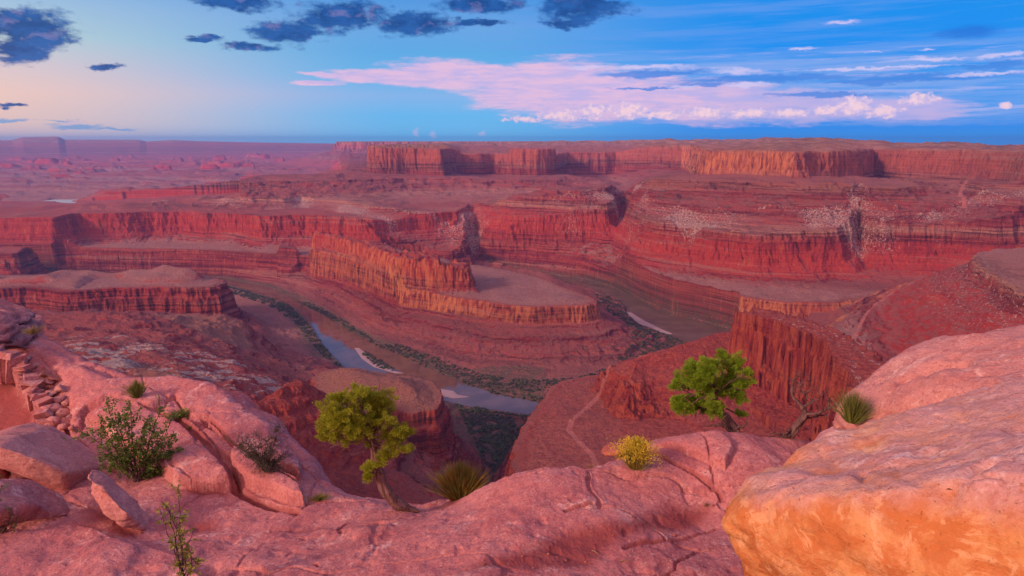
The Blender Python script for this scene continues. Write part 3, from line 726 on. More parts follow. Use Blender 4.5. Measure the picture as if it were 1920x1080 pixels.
    c = t.mix(t.math('MULTIPLY', dots, 0.75), c, (0.09, 0.075, 0.05, 1))
    gr = t.math('MULTIPLY', t.attr('green'), t.smooth(n4, 0.36, 0.58))
    c = t.mix(t.math('MULTIPLY', gr, 0.85), c, (0.075, 0.085, 0.05, 1))
    c = t.vmath('MULTIPLY', c, (1.55, 1.75, 1.7))
    h = t.math('ADD', t.math('MULTIPLY', t.math('MULTIPLY', n3, hz), 1.6), t.math('ADD', t.math('MULTIPLY', n2, 1.3), t.math('MULTIPLY', t.noise(pos, 0.22, 5, 0.78), 1.8)))
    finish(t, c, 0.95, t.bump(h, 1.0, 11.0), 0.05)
    return m
ROCK = rock_material()

BROWN = [pz(-470, (270, 600), (330, 592), (400, 596), (462, 597), (466, 612), (480, 640), (400, 640), (330, 625)), pz(-360, (210, 690), (250, 668), (285, 672), (330, 700), (360, 725), (290, 730))]
brown = smoothstep(PA['sdm'], -15, 10) * (PA['sn'] > 0) * (r < 1500)
for b in BROWN:
    brown = np.maximum(brown, smoothstep(sd_poly(np.clip(X, -2000, 2000), np.clip(Y, 0, 2600), b), -15, 15))
redland = np.maximum(smoothstep(PA['sbt'], -80, 0), smoothstep(look('rb', X, Y), 0, 10) * (r < 1500) * 0.8) * (r < 1800)
redland = np.maximum(redland, smoothstep(PA['sre'], -130, -20) * (r < 1500))

orange = smoothstep(PA['s480'], -20, -12) * smoothstep(PA['s480'], 8, -1) * (r < 2850) * ((az < 5.5) | (r < 2450)) * (az > -24) * (r > 1650) * np.clip(0.75 + 0.7 * fbm2(X / 230, Y / 230, 2, 133), 0.1, 0.85)  # orange rim rock, the light on it put into the colour too
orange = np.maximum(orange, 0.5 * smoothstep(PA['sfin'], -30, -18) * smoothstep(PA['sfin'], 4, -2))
orange = np.maximum(orange, 0.75 * smoothstep(PA['sw'], -34, -26) * smoothstep(PA['sw'], 4, -2) * (az > 14) * (az < 22.5))  # lit left cliff of the mesa, its sunlight put into the colour
STRUCT = ['canyon_terrain', 'gooseneck_peninsula', 'mesa', 'red_mesa', 'red_butte', 'layered_hill', 'brown_hill', 'red_hill', 'canyon_rim', 'mountains', 'plateau']
STRUCT_LABEL = ['terraced red canyon floor, benches and cliffs on both sides of the river', 'red rock peninsula with a tall fin of cliffs inside the river bend', 'distant flat topped mesa with long sloping apron left of centre', 'broad mesa with orange lit cliff face under the pink clouds', 'steep red butte with rubble slope behind the round juniper', 'dark layered hill with grey domed top beside the upper river', 'smooth brown domed hill with layered cliff between tree and river', 'deep red pointed hill behind the big cracked ledge', 'pale rimmed corner of plateau with boulder slope at right edge', 'hazy blue mountains along the skyline at far left', 'faraway purple mesa on the skyline in the middle']
nA, nR = X.shape
idx = np.arange(nA * nR).reshape(nA, nR)
quads = np.stack((idx[:-1, :-1], idx[1:, :-1], idx[1:, 1:], idx[:-1, 1:]), -1).reshape(-1, 4)
quads = quads[:, ::-1]
V = np.stack((X, Y, PZ), -1).reshape(-1, 3)
fr_ = reg[:-1, :-1].reshape(-1)
at_all = dict(pale=pale, road=road, green=green, flat=flatt, brownland=brown, redland=redland, orange=orange)
for k, nm in enumerate(STRUCT):
    q = quads[fr_ == k]
    if not len(q): continue
    us, inv = np.unique(q, return_inverse=True)
    o = mesh_np(nm, V[us], inv.reshape(-1, 4), ROCK, None, True, {a: v.reshape(-1)[us] for a, v in at_all.items()})
    tag(o, STRUCT_LABEL[k], nm.replace('_', ' '), None, 'structure')

# ------------------------------------------------------------------ river
def water_material():
    m, t = material('river_water')
    g = t.node('ShaderNodeNewGeometry'); pos = g.outputs['Position']
    n = t.noise(t.scale(pos, (0.02, 0.02, 1)), 1.0, 4)
    _s = t.node('ShaderNodeSeparateXYZ'); t.put(_s.inputs[0], pos); pos_x = _s.outputs[0]
    b = t.bump(t.noise(t.scale(pos, (0.25, 0.25, 1)), 1.0, 3), 0.012, 0.5)
    c = t.mix(t.smooth(n, 0.4, 0.65), (0.11, 0.064, 0.042, 1), (0.15, 0.088, 0.062, 1))
    p = finish(t, c, t.math('ADD', t.smooth(n, 0.40, 0.7, 0.03, 0.10), t.smooth(t.math('ADD', pos_x, t.math('MULTIPLY', t.math('SUBTRACT', n, 0.5), 400)), 230, 420, 0, 0.28)), b, 0.5)
    p.inputs['IOR'].default_value = 1.37
    return m
WATER = water_material()
def water_sheet(name, x0, x1, y0, y1, z, label):
    n = 12
    gx, gy = np.meshgrid(np.linspace(x0, x1, n), np.linspace(y0, y1, n), indexing='ij')
    idx = np.arange(n * n).reshape(n, n)
    q = np.stack((idx[:-1, :-1], idx[1:, :-1], idx[1:, 1:], idx[:-1, 1:]), -1).reshape(-1, 4)
    o = mesh_np(name, np.stack((gx, gy, np.full_like(gx, z)), -1).reshape(-1, 3), q, WATER)
    return tag(o, label, 'river', None, 'structure')
water_sheet('river', -2100, 900, 1250, 3200, WZ, 'brown river winding round the red peninsula at the canyon bottom')
_r2 = np.array(RIVER2)
water_sheet('river', _r2[:, 0].min() - 40, _r2[:, 0].max() + 40, _r2[:, 1].min() - 40, _r2[:, 1].max() + 40, -425.0, 'short glint of the river far off at left')
# ------------------------------------------------------------------ the rim under the viewer
fg_pts = [at_z(a, b, c) for a, b, c in [
    (-300, 1080, -7.6), (100, 1080, -7.55), (350, 1080, -7.4), (600, 1080, -6.9), (800, 1080, -6.45), (960, 1080, -6.35), (1150, 1080, -6.5), (1300, 1080, -6.55), (1430, 1080, -6.75), (1700, 1080, -6.9), (2100, 1080, -6.9),
    (50, 1000, -7.55), (200, 1030, -7.4), (300, 1000, -7.75), (450, 980, -7.75), (600, 1000, -7.4), (760, 965, -7.5), (700, 1000, -7.15), (850, 985, -6.9), (930, 940, -6.6), (1000, 960, -6.4), (1150, 930, -6.45), (1240, 960, -6.62), (1320, 930, -6.62), (1350, 880, -6.2), (1200, 880, -6.38),
    (960, 877, -6.5), (1050, 867, -6.4), (1130, 859, -6.38), (1200, 834, -6.28), (1290, 809, -6.2), (1370, 797, -6.18), (1480, 807, -6.4), (1560, 802, -6.5), (1660, 860, -6.6),
    (800, 945, -7.65), (860, 930, -7.55), (720, 920, -7.7), (590, 892, -7.75), (560, 872, -7.75),
    (300, 930, -7.75), (400, 925, -7.75), (500, 935, -7.8), (500, 860, -7.62), (400, 870, -7.7), (300, 865, -7.75), (250, 810, -7.7), (400, 800, -7.5), (500, 800, -7.5), (440, 745, -7.35), (330, 715, -7.25), (250, 716, -7.2), (200, 760, -7.45), (150, 700, -7.0), (100, 660, -6.7), (60, 780, -7.9), (20, 840, -8.0), (110, 960, -7.75), (0, 900, -7.95), (-200, 800, -7.8), (-200, 650, -6.8), (40, 640, -6.6),
    (1750, 760, -6.3), (1950, 740, -6.2), (2300, 700, -6.0)]]
fg_pts += [at_d(*p) for p in ((70, 690, 24.9), (88, 716, 24.2), (106, 745, 23.2), (114, 775, 22.4), (120, 803, 21.7))] + [at_z(8, 742, -7.7), at_z(46, 806, -8.0)]
FGZ = tps(fg_pts, 2e-4)
RIM = pz(-6.0, (-600, 540)) + [tuple(at_z(a, b, c)[:2]) for a, b, c in [(-60, 566, -5.6), (40, 600, -6.2), (92, 648, -6.7), (150, 682, -7.0), (252, 711, -7.2), (332, 706, -7.2), (442, 729, -7.35), (470, 752, -7.4), (505, 778, -7.45), (535, 796, -7.5), (556, 835, -7.65), (562, 868, -7.75), (592, 889, -7.75), (700, 914, -7.7), (800, 926, -7.65), (868, 916, -7.5), (915, 897, -6.9), (962, 876, -6.5), (1050, 866, -6.4), (1130, 857, -6.38), (1200, 832, -6.28), (1290, 808, -6.2), (1370, 795, -6.18), (1480, 805, -6.4), (1560, 800, -6.5), (1600, 775, -6.4), (1700, 725, -6.3), (1920, 690, -6.2), (2300, 650, -6.0)]] + [(60, 40), (60, -60), (-60, -60), (-60, 20)]
# flat slabs of the ledge on the left: outline, height above the bed, roundness, tilt
SLABS = [(pz(-7.1, (122, 728), (150, 722), (250, 711), (332, 706), (442, 729), (470, 760), (440, 768), (395, 771), (352, 768), (335, 752), (318, 738), (285, 748), (255, 754), (225, 741), (170, 740), (140, 752)), 0.30, 0.22),
         (pz(-7.1, (352, 768), (335, 752), (320, 740), (290, 748), (284, 758), (300, 773), (328, 790), (345, 786)), 0.20, 0.16),
         (pz(-7.2, (164, 756), (178, 750), (222, 742), (262, 756), (298, 772), (282, 783), (262, 772), (272, 792), (225, 796), (208, 784), (192, 766)), 0.24, 0.18),
         (pz(-7.2, (132, 752), (162, 748), (160, 760), (140, 766)), 0.16, 0.10),
         (pz(-7.35, (385, 800), (392, 786), (480, 776), (520, 790), (558, 836), (556, 868), (510, 862), (440, 838)), 0.34, 0.35),
         (pz(-7.45, (362, 808), (385, 806), (410, 820), (452, 842), (440, 850), (410, 842)), 0.16, 0.10),
         (pz(-7.45, (328, 786), (372, 786), (380, 796), (350, 800)), 0.13, 0.10),
         (pz(-7.6, (282, 790), (325, 788), (350, 802), (400, 845), (425, 872), (442, 900), (400, 906), (320, 898), (300, 870), (270, 850), (200, 800), (240, 796)), 0.34, 0.45),
         (pz(-7.6, (428, 860), (440, 848), (500, 872), (552, 905), (572, 938), (545, 936), (470, 905), (432, 882)), 0.34, 0.20),
         (pz(-7.5, (-60, 990), (60, 992), (100, 992), (140, 975), (165, 990), (230, 1010), (330, 1052), (380, 1110), (-60, 1130)), 0.16, 0.25),
         (pz(-6.8, (1190, 858), (1215, 845), (1290, 850), (1345, 870), (1365, 900), (1352, 925), (1338, 920), (1300, 902), (1260, 890), (1225, 876)), 0.13, 0.16)]
CRACKS = [(pz(-7.4, (325, 785), (360, 815), (400, 845), (425, 870), (440, 892), (480, 915), (552, 936)), 0.16, 0.22), (pz(-7.4, (385, 796), (440, 836), (470, 856), (520, 880), (560, 905)), 0.05, 0.12),
          (pz(-7.5, (130, 775), (150, 808), (190, 840), (230, 860)), 0.07, 0.18), (pz(-7.2, (255, 754), (300, 773), (340, 790)), 0.05, 0.12), (pz(-6.6, (1225, 876), (1262, 892), (1300, 902), (1342, 925), (1350, 935)), 0.05, 0.10),
          (pz(-6.5, (1062, 968), (1085, 962), (1108, 957)), 0.05, 0.06), (pz(-7.3, (636, 996), (632, 980), (650, 960)), 0.05, 0.07), (pz(-7.0, (590, 1058), (600, 1070), (596, 1060)), 0.04, 0.05), (pz(-6.6, (1175, 1045), (1200, 1030), (1260, 1010), (1340, 975)), 0.06, 0.05)]
SOIL = [pz(-6.6, (1060, 1000), (1160, 985), (1250, 930), (1330, 930), (1345, 950), (1300, 985), (1220, 1010), (1170, 1040), (1130, 1090), (820, 1100), (900, 1060)), pz(-7.7, (130, 930), (200, 940), (250, 975), (285, 1010), (220, 1015), (160, 985)), pz(-7.6, (330, 960), (420, 955), (420, 985), (360, 990)), pz(-7.6, (800, 948), (860, 925), (880, 940), (850, 962), (800, 965)), pz(-7.6, (320, 812), (360, 815), (430, 872), (480, 916), (440, 905), (400, 850)), pz(-8.0, (-300, 660), (20, 690), (70, 790), (40, 830), (-300, 860)), pz(-7.6, (310, 860), (440, 905), (430, 928), (320, 915)), pz(-7.4, (480, 966), (600, 966), (640, 975), (560, 985), (470, 980))]

def joints(X, Y, S):            # distance to the joints of a broken pavement, and a random number per block
    u = X / S; v = Y / (S * 0.7)
    iu = np.floor(u).astype(np.int64); iv = np.floor(v).astype(np.int64)
    d1 = np.full(X.shape, 9.0); d2 = np.full(X.shape, 9.0); c1 = np.zeros(X.shape)
    for a in (-1, 0, 1):
        for b in (-1, 0, 1):
            h = _perm[(_perm[(iu + a) & 511] + iv + b) & 511]
            px = iu + a + 0.5 + 0.42 * _g2[h, 0]; py = iv + b + 0.5 + 0.42 * _g2[h, 1]
            d = np.hypot(u - px, v - py)
            n = d < d1
            d2 = np.where(n, d1, np.minimum(d2, d)); c1 = np.where(n, (h % 97) / 97.0, c1); d1 = np.where(n, d, d1)
    return (d2 - d1) * S * 0.5, c1
def rim_height(X, Y):
    r = np.hypot(X, Y)
    cx = np.clip(X, -26, 26); cy = np.clip(Y, 4.0, 34)
    z = np.clip(FGZ(cx, cy), -8.6, -5.2)
    wx = 0.35 * perlin2(X / 2.2, Y / 2.2, 201) + 0.12 * perlin2(X / 0.6, Y / 0.6, 202) + 0.04 * perlin2(X / 0.17, Y / 0.17, 203)
    wy = 0.35 * perlin2(X / 2.2, Y / 2.2, 205) + 0.12 * perlin2(X / 0.6, Y / 0.6, 206) + 0.04 * perlin2(X / 0.17, Y / 0.17, 207)
    wl = 0.35 * perlin2(X / 2.2, Y / 2.2, 201); wm = 0.35 * perlin2(X / 2.2, Y / 2.2, 205)
    Xw = X + 0.45 * wl + 0.16 * (wx - wl); Yw = Y + 0.45 * wm + 0.16 * (wy - wm)
    near = (r < 40) & (Y > 0)
    soil = np.zeros_like(X)
    z = z + 0.10 * fbm2(X / 1.7, Y / 1.7, 4, 211)
    base = z.copy()
    xs, ys = Xw[near], Yw[near]
    zz = z[near].copy(); so = soil[near]
    for poly in SOIL:
        s = smoothstep(sd_poly(xs, ys, poly), -0.05, 0.35)
        so = np.maximum(so, s)
    zz -= 0.05 * so
    lifts = np.zeros_like(zz); und = np.zeros_like(zz)
    for poly, h, rd in SLABS:
        s = sd_poly(xs, ys, poly)
        t = np.clip(s / rd, 0, 1)
        up = np.sqrt(np.clip(1 - (1 - t) ** 2, 0, 1))
        # thin beds show on the edge of the slab
        t2 = np.clip(s / (rd * 1.6), 0, 1)
        lift = h * (0.30 + 0.22 * (s > 0.02) + 0.18 * (s > 0.05) + 0.30 * np.sqrt(np.clip(1 - (1 - t2) ** 2, 0, 1))) * (s > -0.02) * smoothstep(s, -0.02, 0.03)
        lifts = np.maximum(lifts, lift)
        so = np.where(s > 0, so * 0.1, so)
        und = np.maximum(und, 0.06 * np.exp(-np.clip(-s, 0, 9) / 0.10) * (s < 0))
    zz = zz + lifts - und * (lifts <= 0.01)
    for ln, w, dp in CRACKS:
        d = d_line(xs, ys, ln)
        zz = zz - dp * smoothstep(d, w, w * 0.25)
        so = np.maximum(so, smoothstep(d, w * 1.1, w * 0.4) * 0.8)
    z[near] = zz; soil[near] = so
    # joints and thin worn edges of the beds
    tt = terrace(z + 0.05 * fbm2(X / 0.9, Y / 0.9, 3, 221), 0.11, 0.75)
    k = np.clip(0.40 + 0.9 * perlin2(X / 3.1, Y / 3.1, 223), 0, 0.85) * (1 - soil)
    z = z * (1 - k) + tt * k
    rough = (1 - 0.35 * soil)
    jo, cell = joints(X + 0.9 * wx + 0.25 * perlin2(X / 1.1, Y / 1.1, 241), Y + 0.9 * wy + 0.25 * perlin2(X / 1.1, Y / 1.1, 243), 2.4)
    jm = smoothstep(perlin2(X / 4.2, Y / 4.2, 245), -0.25, 0.1) * (1 - soil) * (r < 40)
    z = z - jm * 0.07 * smoothstep(jo, 0.055, 0.012) + jm * 0.05 * (cell - 0.5) * smoothstep(jo, 0.0, 0.12)
    z = z + rough * (0.011 * fbm2(X / 0.45, Y / 0.45, 4, 225) + 0.006 * ridge2(X / 0.14, Y / 0.14, 3, 227))
    z = z - 0.03 * smoothstep(perlin2(X / 0.35, Y / 0.35, 229), 0.45, 0.75)
    # pebbly grit on the soil
    z = z + soil * 0.022 * np.clip(perlin2(X / 0.07, Y / 0.07, 231), 0.1, 1)
    # the edge
    s = sd_poly(X + 0.8 * wx, Y + 0.8 * wy, RIM)
    o = np.maximum(-s, 0)
    drop = np.where(o < 0.6, 0.6 * o * o / 0.36, 0.6 + (o - 0.6) * 2.6)
    drop = np.where(o > 30, 0.6 + 29.4 * 2.6 + (o - 30) * 0.75, drop)
    drop = drop + np.clip(o - 1, 0, 6) * 0.5 * perlin2(X / 4, Y / 4, 233)
    z = z - drop - 0.25 * smoothstep(s, 0.8, 0.0) ** 2
    # the outcrop the viewer stands on
    z = np.where(r < 6, np.maximum(z, -1.7 - np.clip(r - 0.9, 0, 9) * 1.35), z)
    return z, soil, s

def rim_mesh():
    fa = np.concatenate((np.linspace(-180, -52, 40)[:-1], np.linspace(-52, -41, 80)[:-1], np.linspace(-41, 42, 1150), np.linspace(42, 52, 80)[1:], np.linspace(52, 180, 40)[1:]))
    fa = np.radians(fa)
    lr = np.concatenate((np.linspace(0.3, 5.5, 40)[:-1], np.exp(np.linspace(math.log(5.5), math.log(30), 620)), np.exp(np.linspace(math.log(30.5), math.log(330), 70))))
    A_, R_ = np.meshgrid(fa, lr, indexing='ij')
    X, Y = np.sin(A_) * R_, np.cos(A_) * R_
    z, soil, s = rim_height(X, Y)
    nA, nR = X.shape
    idx = np.arange(nA * nR).reshape(nA, nR)
    q = np.stack((idx[:-1, :-1], idx[1:, :-1], idx[1:, 1:], idx[:-1, 1:]), -1).reshape(-1, 4)[:, ::-1]
    stain = np.zeros_like(X)
    return np.stack((X, Y, z), -1).reshape(-1, 3), q, soil.reshape(-1)

def sandstone(name, tint_a, tint_b, tint_c, patch, soilc=None, face_glow=None):
    """weathered sandstone: mottled stone, pale lichen bloom, dark varnish, thin beds; soil where the ground holds it"""
    m, t = material(name)
    g = t.node('ShaderNodeNewGeometry')
    pos = g.outputs['Position']
    n1 = t.noise(pos, 0.55, 5, 0.62)
    n2 = t.noise(pos, 2.6, 6, 0.68, 0.4)
    n3 = t.noise(pos, 11.0, 5, 0.72)
    n4 = t.noise(t.scale(pos, (0.9, 0.9, 14.0)), 1.0, 5, 0.65)
    c = t.mix(t.smooth(n1, 0.36, 0.64), tint_a, tint_b)
    c = t.mix(t.math('MULTIPLY', t.smooth(n2, 0.50, 0.66), 0.75), c, tint_c)
    c = t.mix(t.math('MULTIPLY', t.smooth(n4, 0.52, 0.68), 0.35), c, tint_c)
    pa = t.math('MULTIPLY', t.smooth(t.noise(pos, 1.3, 7, 0.72, 0.6), 0.54, 0.63), t.smooth(n3, 0.38, 0.55))
    c = t.mix(t.math('MULTIPLY', pa, 0.78), c, patch)
    c = t.mix(t.math('MULTIPLY', t.smooth(t.noise(pos, 19, 5, 0.75), 0.50, 0.64), 0.75), c, t.mix(0.35, tint_c, (0.10, 0.02, 0.025, 1)))
    c = t.mix(t.math('MULTIPLY', t.smooth(t.noise(pos, 14, 6, 0.78, 0.5), 0.54, 0.66), 0.55), c, patch)
    c = t.mix(t.math('MULTIPLY', t.smooth(t.noise(pos, 4.5, 6, 0.75, 0.8), 0.58, 0.66), 0.4), c, patch)
    pit = t.smooth(t.noise(pos, 24, 3, 0.6), 0.33, 0.27)
    c = t.mix(t.math('MULTIPLY', pit, 0.7), c, (0.13, 0.035, 0.04, 1))
    va = t.smooth(t.noise(pos, 0.9, 5, 0.7, 0.8), 0.60, 0.70)
    c = t.mix(t.math('MULTIPLY', va, 0.45), c, (0.24, 0.075, 0.085, 1))
    h = t.math('ADD', t.math('MULTIPLY', n3, 0.034), t.math('MULTIPLY', n2, 0.03))
    h = t.math('ADD', h, t.math('MULTIPLY', n4, 0.03))
    h = t.math('ADD', h, t.math('MULTIPLY', t.noise(pos, 34, 5, 0.8), 0.018))
    h = t.math('SUBTRACT', h, t.math('MULTIPLY', pit, 0.015))
    if face_glow:
        lo, hi, cl, edge = face_glow
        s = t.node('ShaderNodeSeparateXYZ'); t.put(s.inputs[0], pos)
        # orange stone with the face's warm lit glow painted in, below the tilted top
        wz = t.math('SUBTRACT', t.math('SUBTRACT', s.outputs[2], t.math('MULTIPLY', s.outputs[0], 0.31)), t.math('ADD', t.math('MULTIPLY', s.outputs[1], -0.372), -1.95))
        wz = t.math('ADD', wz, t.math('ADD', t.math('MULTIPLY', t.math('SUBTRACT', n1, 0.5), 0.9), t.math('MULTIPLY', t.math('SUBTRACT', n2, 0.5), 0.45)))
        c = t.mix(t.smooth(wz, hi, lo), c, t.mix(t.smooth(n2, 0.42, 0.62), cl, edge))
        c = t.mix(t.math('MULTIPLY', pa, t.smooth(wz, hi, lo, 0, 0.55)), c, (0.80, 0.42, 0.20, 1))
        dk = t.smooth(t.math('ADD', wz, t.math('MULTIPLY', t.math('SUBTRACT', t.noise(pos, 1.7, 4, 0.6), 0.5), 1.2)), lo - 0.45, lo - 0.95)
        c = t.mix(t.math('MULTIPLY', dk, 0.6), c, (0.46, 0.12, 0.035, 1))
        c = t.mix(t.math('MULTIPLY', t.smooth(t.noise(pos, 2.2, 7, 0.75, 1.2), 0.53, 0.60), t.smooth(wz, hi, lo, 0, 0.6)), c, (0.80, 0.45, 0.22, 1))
    if soilc:
        so = t.attr('soil')
        c = t.mix(t.math('MULTIPLY', so, 0.85), c, t.mix(n3, soilc, t.mix(0.5, soilc, (0.12, 0.03, 0.035, 1))))
    finish(t, c, 0.92, t.bump(h, 0.9, 1.0), 0.12)
    return m
STONE = sandstone('pink_sandstone', (0.54, 0.205, 0.185, 1), (0.44, 0.142, 0.135, 1), (0.34, 0.102, 0.106, 1), (0.68, 0.40, 0.35, 1), (0.29, 0.056, 0.05, 1))
_v, _q, _s = rim_mesh()
o = mesh_np('rim_ground', _v, _q, STONE, None, True, {'soil': _s})
tag(o, 'pink slickrock ledges of the canyon rim in the foreground', 'rock ground', None, 'structure')
def ground_z(x, y):
    z, _, _ = rim_height(np.array([[float(x)]]), np.array([[float(y)]]))
    return float(z[0, 0])
def on_ground(px, py):           # where the line of sight through that place meets the rim ground
    d = ray(px, py); d = d / np.linalg.norm(d)
    t = np.linspace(5, 45, 1600)
    X = (d[0] * t)[None]; Y = (d[1] * t)[None]
    z, _, _ = rim_height(X, Y)
    below = np.nonzero(z[0] >= d[2] * t)[0]
    i = below[0] if len(below) else int(np.argmin(np.abs(z[0] - d[2] * t)))
    return np.array((X[0, i], Y[0, i], z[0, i]))
# ------------------------------------------------------------------ loose rocks
def hull_rock(name, pts, mat, label, cat='boulder', group=None, res=0.09, rounding=6, amp=0.05, beds=0.0, grooves=(), freq=1.6, seed=0, lump=1.0, seat=None):
    pts = np.array(pts, dtype=np.float64)
    if seat:                     # set on the ground where its lowest corner is seen
        k = np.hypot(*on_ground(*seat[:2])[:2]) / seat[2]
        pts = pts * k
    org = np.array((pts[:, 0].mean(), pts[:, 1].mean(), pts[:, 2].min()))
    bm = bmesh.new()
    for p in pts: bm.verts.new(tuple(p - org))
    r = bmesh.ops.convex_hull(bm, input=bm.verts[:])
    bmesh.ops.delete(bm, geom=list({e for e in r['geom_interior'] + r['geom_unused'] if isinstance(e, bmesh.types.BMVert)}), context='VERTS')
    for _ in range(12):
        ee = [e for e in bm.edges if e.calc_length() > res * 1.5]
        if not ee: break
        bmesh.ops.subdivide_edges(bm, edges=ee, cuts=1)
        bmesh.ops.triangulate(bm, faces=bm.faces[:])
        if len(bm.verts) > 120000: break
    bmesh.ops.recalc_face_normals(bm, faces=bm.faces[:])
    bm.verts.ensure_lookup_table(); bm.verts.index_update()
    V = np.array([v.co[:] for v in bm.verts])
    E = np.array([(e.verts[0].index, e.verts[1].index) for e in bm.edges])
    T = np.array([[v.index for v in f.verts] for f in bm.faces])
    bm.free()
    deg = np.zeros(len(V)); np.add.at(deg, E[:, 0], 1); np.add.at(deg, E[:, 1], 1)
    def smooth(V, k):
        for _ in range(k):
            S = np.zeros_like(V)
            np.add.at(S, E[:, 0], V[E[:, 1]]); np.add.at(S, E[:, 1], V[E[:, 0]])
            V = 0.35 * V + 0.65 * S / deg[:, None]
        return V
    def normals(V):
        fn = np.cross(V[T[:, 1]] - V[T[:, 0]], V[T[:, 2]] - V[T[:, 0]])
        N = np.zeros_like(V)
        for i in range(3): np.add.at(N, T[:, i], fn)
        return N / (np.linalg.norm(N, axis=1)[:, None] + 1e-12)
    N0 = normals(V)
    W = V + org
    V = V + N0 * (lump * amp * 2.2 * fbm3(W * freq * 0.45 + seed * 7.1, 3, 301 + seed))[:, None]
    V = smooth(V, rounding)
    N = normals(V); W = V + org
    d = amp * fbm3(W * freq + seed * 3.3, 5, 305 + seed) - amp * 0.7 * np.clip(np.abs(perlin3(W * freq * 1.1 + 5.5, 311 + seed)) * -9 + 0.6, 0, 1)
    if beds:
        b = fbm3(W * np.array((0.5, 0.5, 5.2)) + seed, 3, 313)
        d = d - beds * smoothstep(b, 0.12, 0.32) * (1 - np.abs(N[:, 2])) 
        b2 = perlin3(W * np.array((0.35, 0.35, 14.0)) + seed, 317)
        d = d - 0.4 * beds * smoothstep(b2, 0.1, 0.3) * (1 - np.abs(N[:, 2]))
    d = d + amp * 0.16 * fbm3(W * freq * 8, 3, 319)
    for line, w, dp in grooves:
        L = np.array(line); best = np.full(len(W), 1e9)
        Wn = W + 0.05 * np.stack([perlin3(W * 3 + k * 9.0, 321) for k in range(3)], 1)
        for a, b in zip(L[:-1], L[1:]):
            e = b - a; tt = np.clip(((Wn - a) @ e) / (e @ e), 0, 1)
            best = np.minimum(best, np.linalg.norm(Wn - a - tt[:, None] * e, axis=1))
        d = d - dp * smoothstep(best, w, w * 0.2)
    V = V + N * d[:, None]
    o = mesh_np(name, V + org, T, mat, None, True, None, org)
    return tag(o, label, cat, group)
P = lambda *a: [at_d(*p) for p in a]
def foot(px, py, dist, z):       # a point under the line of sight, at height z
    p = at_d(px, py, dist); p[2] = z; return p

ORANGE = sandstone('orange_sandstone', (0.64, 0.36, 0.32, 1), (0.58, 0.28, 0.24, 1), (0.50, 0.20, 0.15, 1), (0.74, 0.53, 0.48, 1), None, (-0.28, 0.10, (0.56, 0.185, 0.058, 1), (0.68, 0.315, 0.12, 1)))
PINK = sandstone('pale_pink_sandstone', (0.58, 0.26, 0.22, 1), (0.50, 0.20, 0.17, 1), (0.42, 0.145, 0.13, 1), (0.70, 0.42, 0.35, 1))
DARKPINK = sandstone('dusky_pink_sandstone', (0.50, 0.20, 0.175, 1), (0.42, 0.145, 0.135, 1), (0.33, 0.10, 0.10, 1), (0.66, 0.38, 0.34, 1))
RUST = sandstone('rusty_sandstone', (0.46, 0.15, 0.10, 1), (0.40, 0.11, 0.075, 1), (0.30, 0.07, 0.055, 1), (0.58, 0.26, 0.18, 1))
BUFF = sandstone('buff_wall_stone', (0.50, 0.24, 0.20, 1), (0.42, 0.15, 0.135, 1), (0.34, 0.11, 0.105, 1), (0.68, 0.46, 0.40, 1))

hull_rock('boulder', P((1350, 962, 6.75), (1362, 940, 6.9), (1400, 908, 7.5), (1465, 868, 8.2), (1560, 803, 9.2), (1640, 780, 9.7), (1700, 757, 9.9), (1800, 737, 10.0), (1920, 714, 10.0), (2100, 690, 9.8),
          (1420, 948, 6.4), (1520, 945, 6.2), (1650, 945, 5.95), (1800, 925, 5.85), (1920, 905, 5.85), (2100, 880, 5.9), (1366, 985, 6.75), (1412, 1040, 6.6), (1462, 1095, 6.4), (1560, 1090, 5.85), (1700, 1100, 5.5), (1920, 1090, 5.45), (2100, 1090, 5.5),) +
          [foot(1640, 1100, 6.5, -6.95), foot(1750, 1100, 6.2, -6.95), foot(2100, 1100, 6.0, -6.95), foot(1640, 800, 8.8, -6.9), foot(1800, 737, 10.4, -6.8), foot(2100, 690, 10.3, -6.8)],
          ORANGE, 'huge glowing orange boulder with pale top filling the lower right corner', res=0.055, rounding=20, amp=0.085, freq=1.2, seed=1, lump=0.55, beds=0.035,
          grooves=[(P((1885, 805, 6.6), (1905, 830, 6.3), (1880, 850, 6.2), (1860, 855, 6.2), (1830, 900, 6.0), (1825, 935, 5.9), (1780, 970, 5.85), (1745, 990, 5.8)), 0.09, 0.10), (P((1610, 870, 6.9), (1620, 920, 6.3), (1660, 960, 6.0), (1700, 985, 5.9)), 0.08, 0.07), (P((1385, 1020, 6.6), (1420, 1012, 6.4), (1450, 1000, 6.3)), 0.05, 0.07), (P((1640, 1075, 5.7), (1760, 1030, 5.65), (1840, 1060, 5.6)), 0.06, 0.06)])
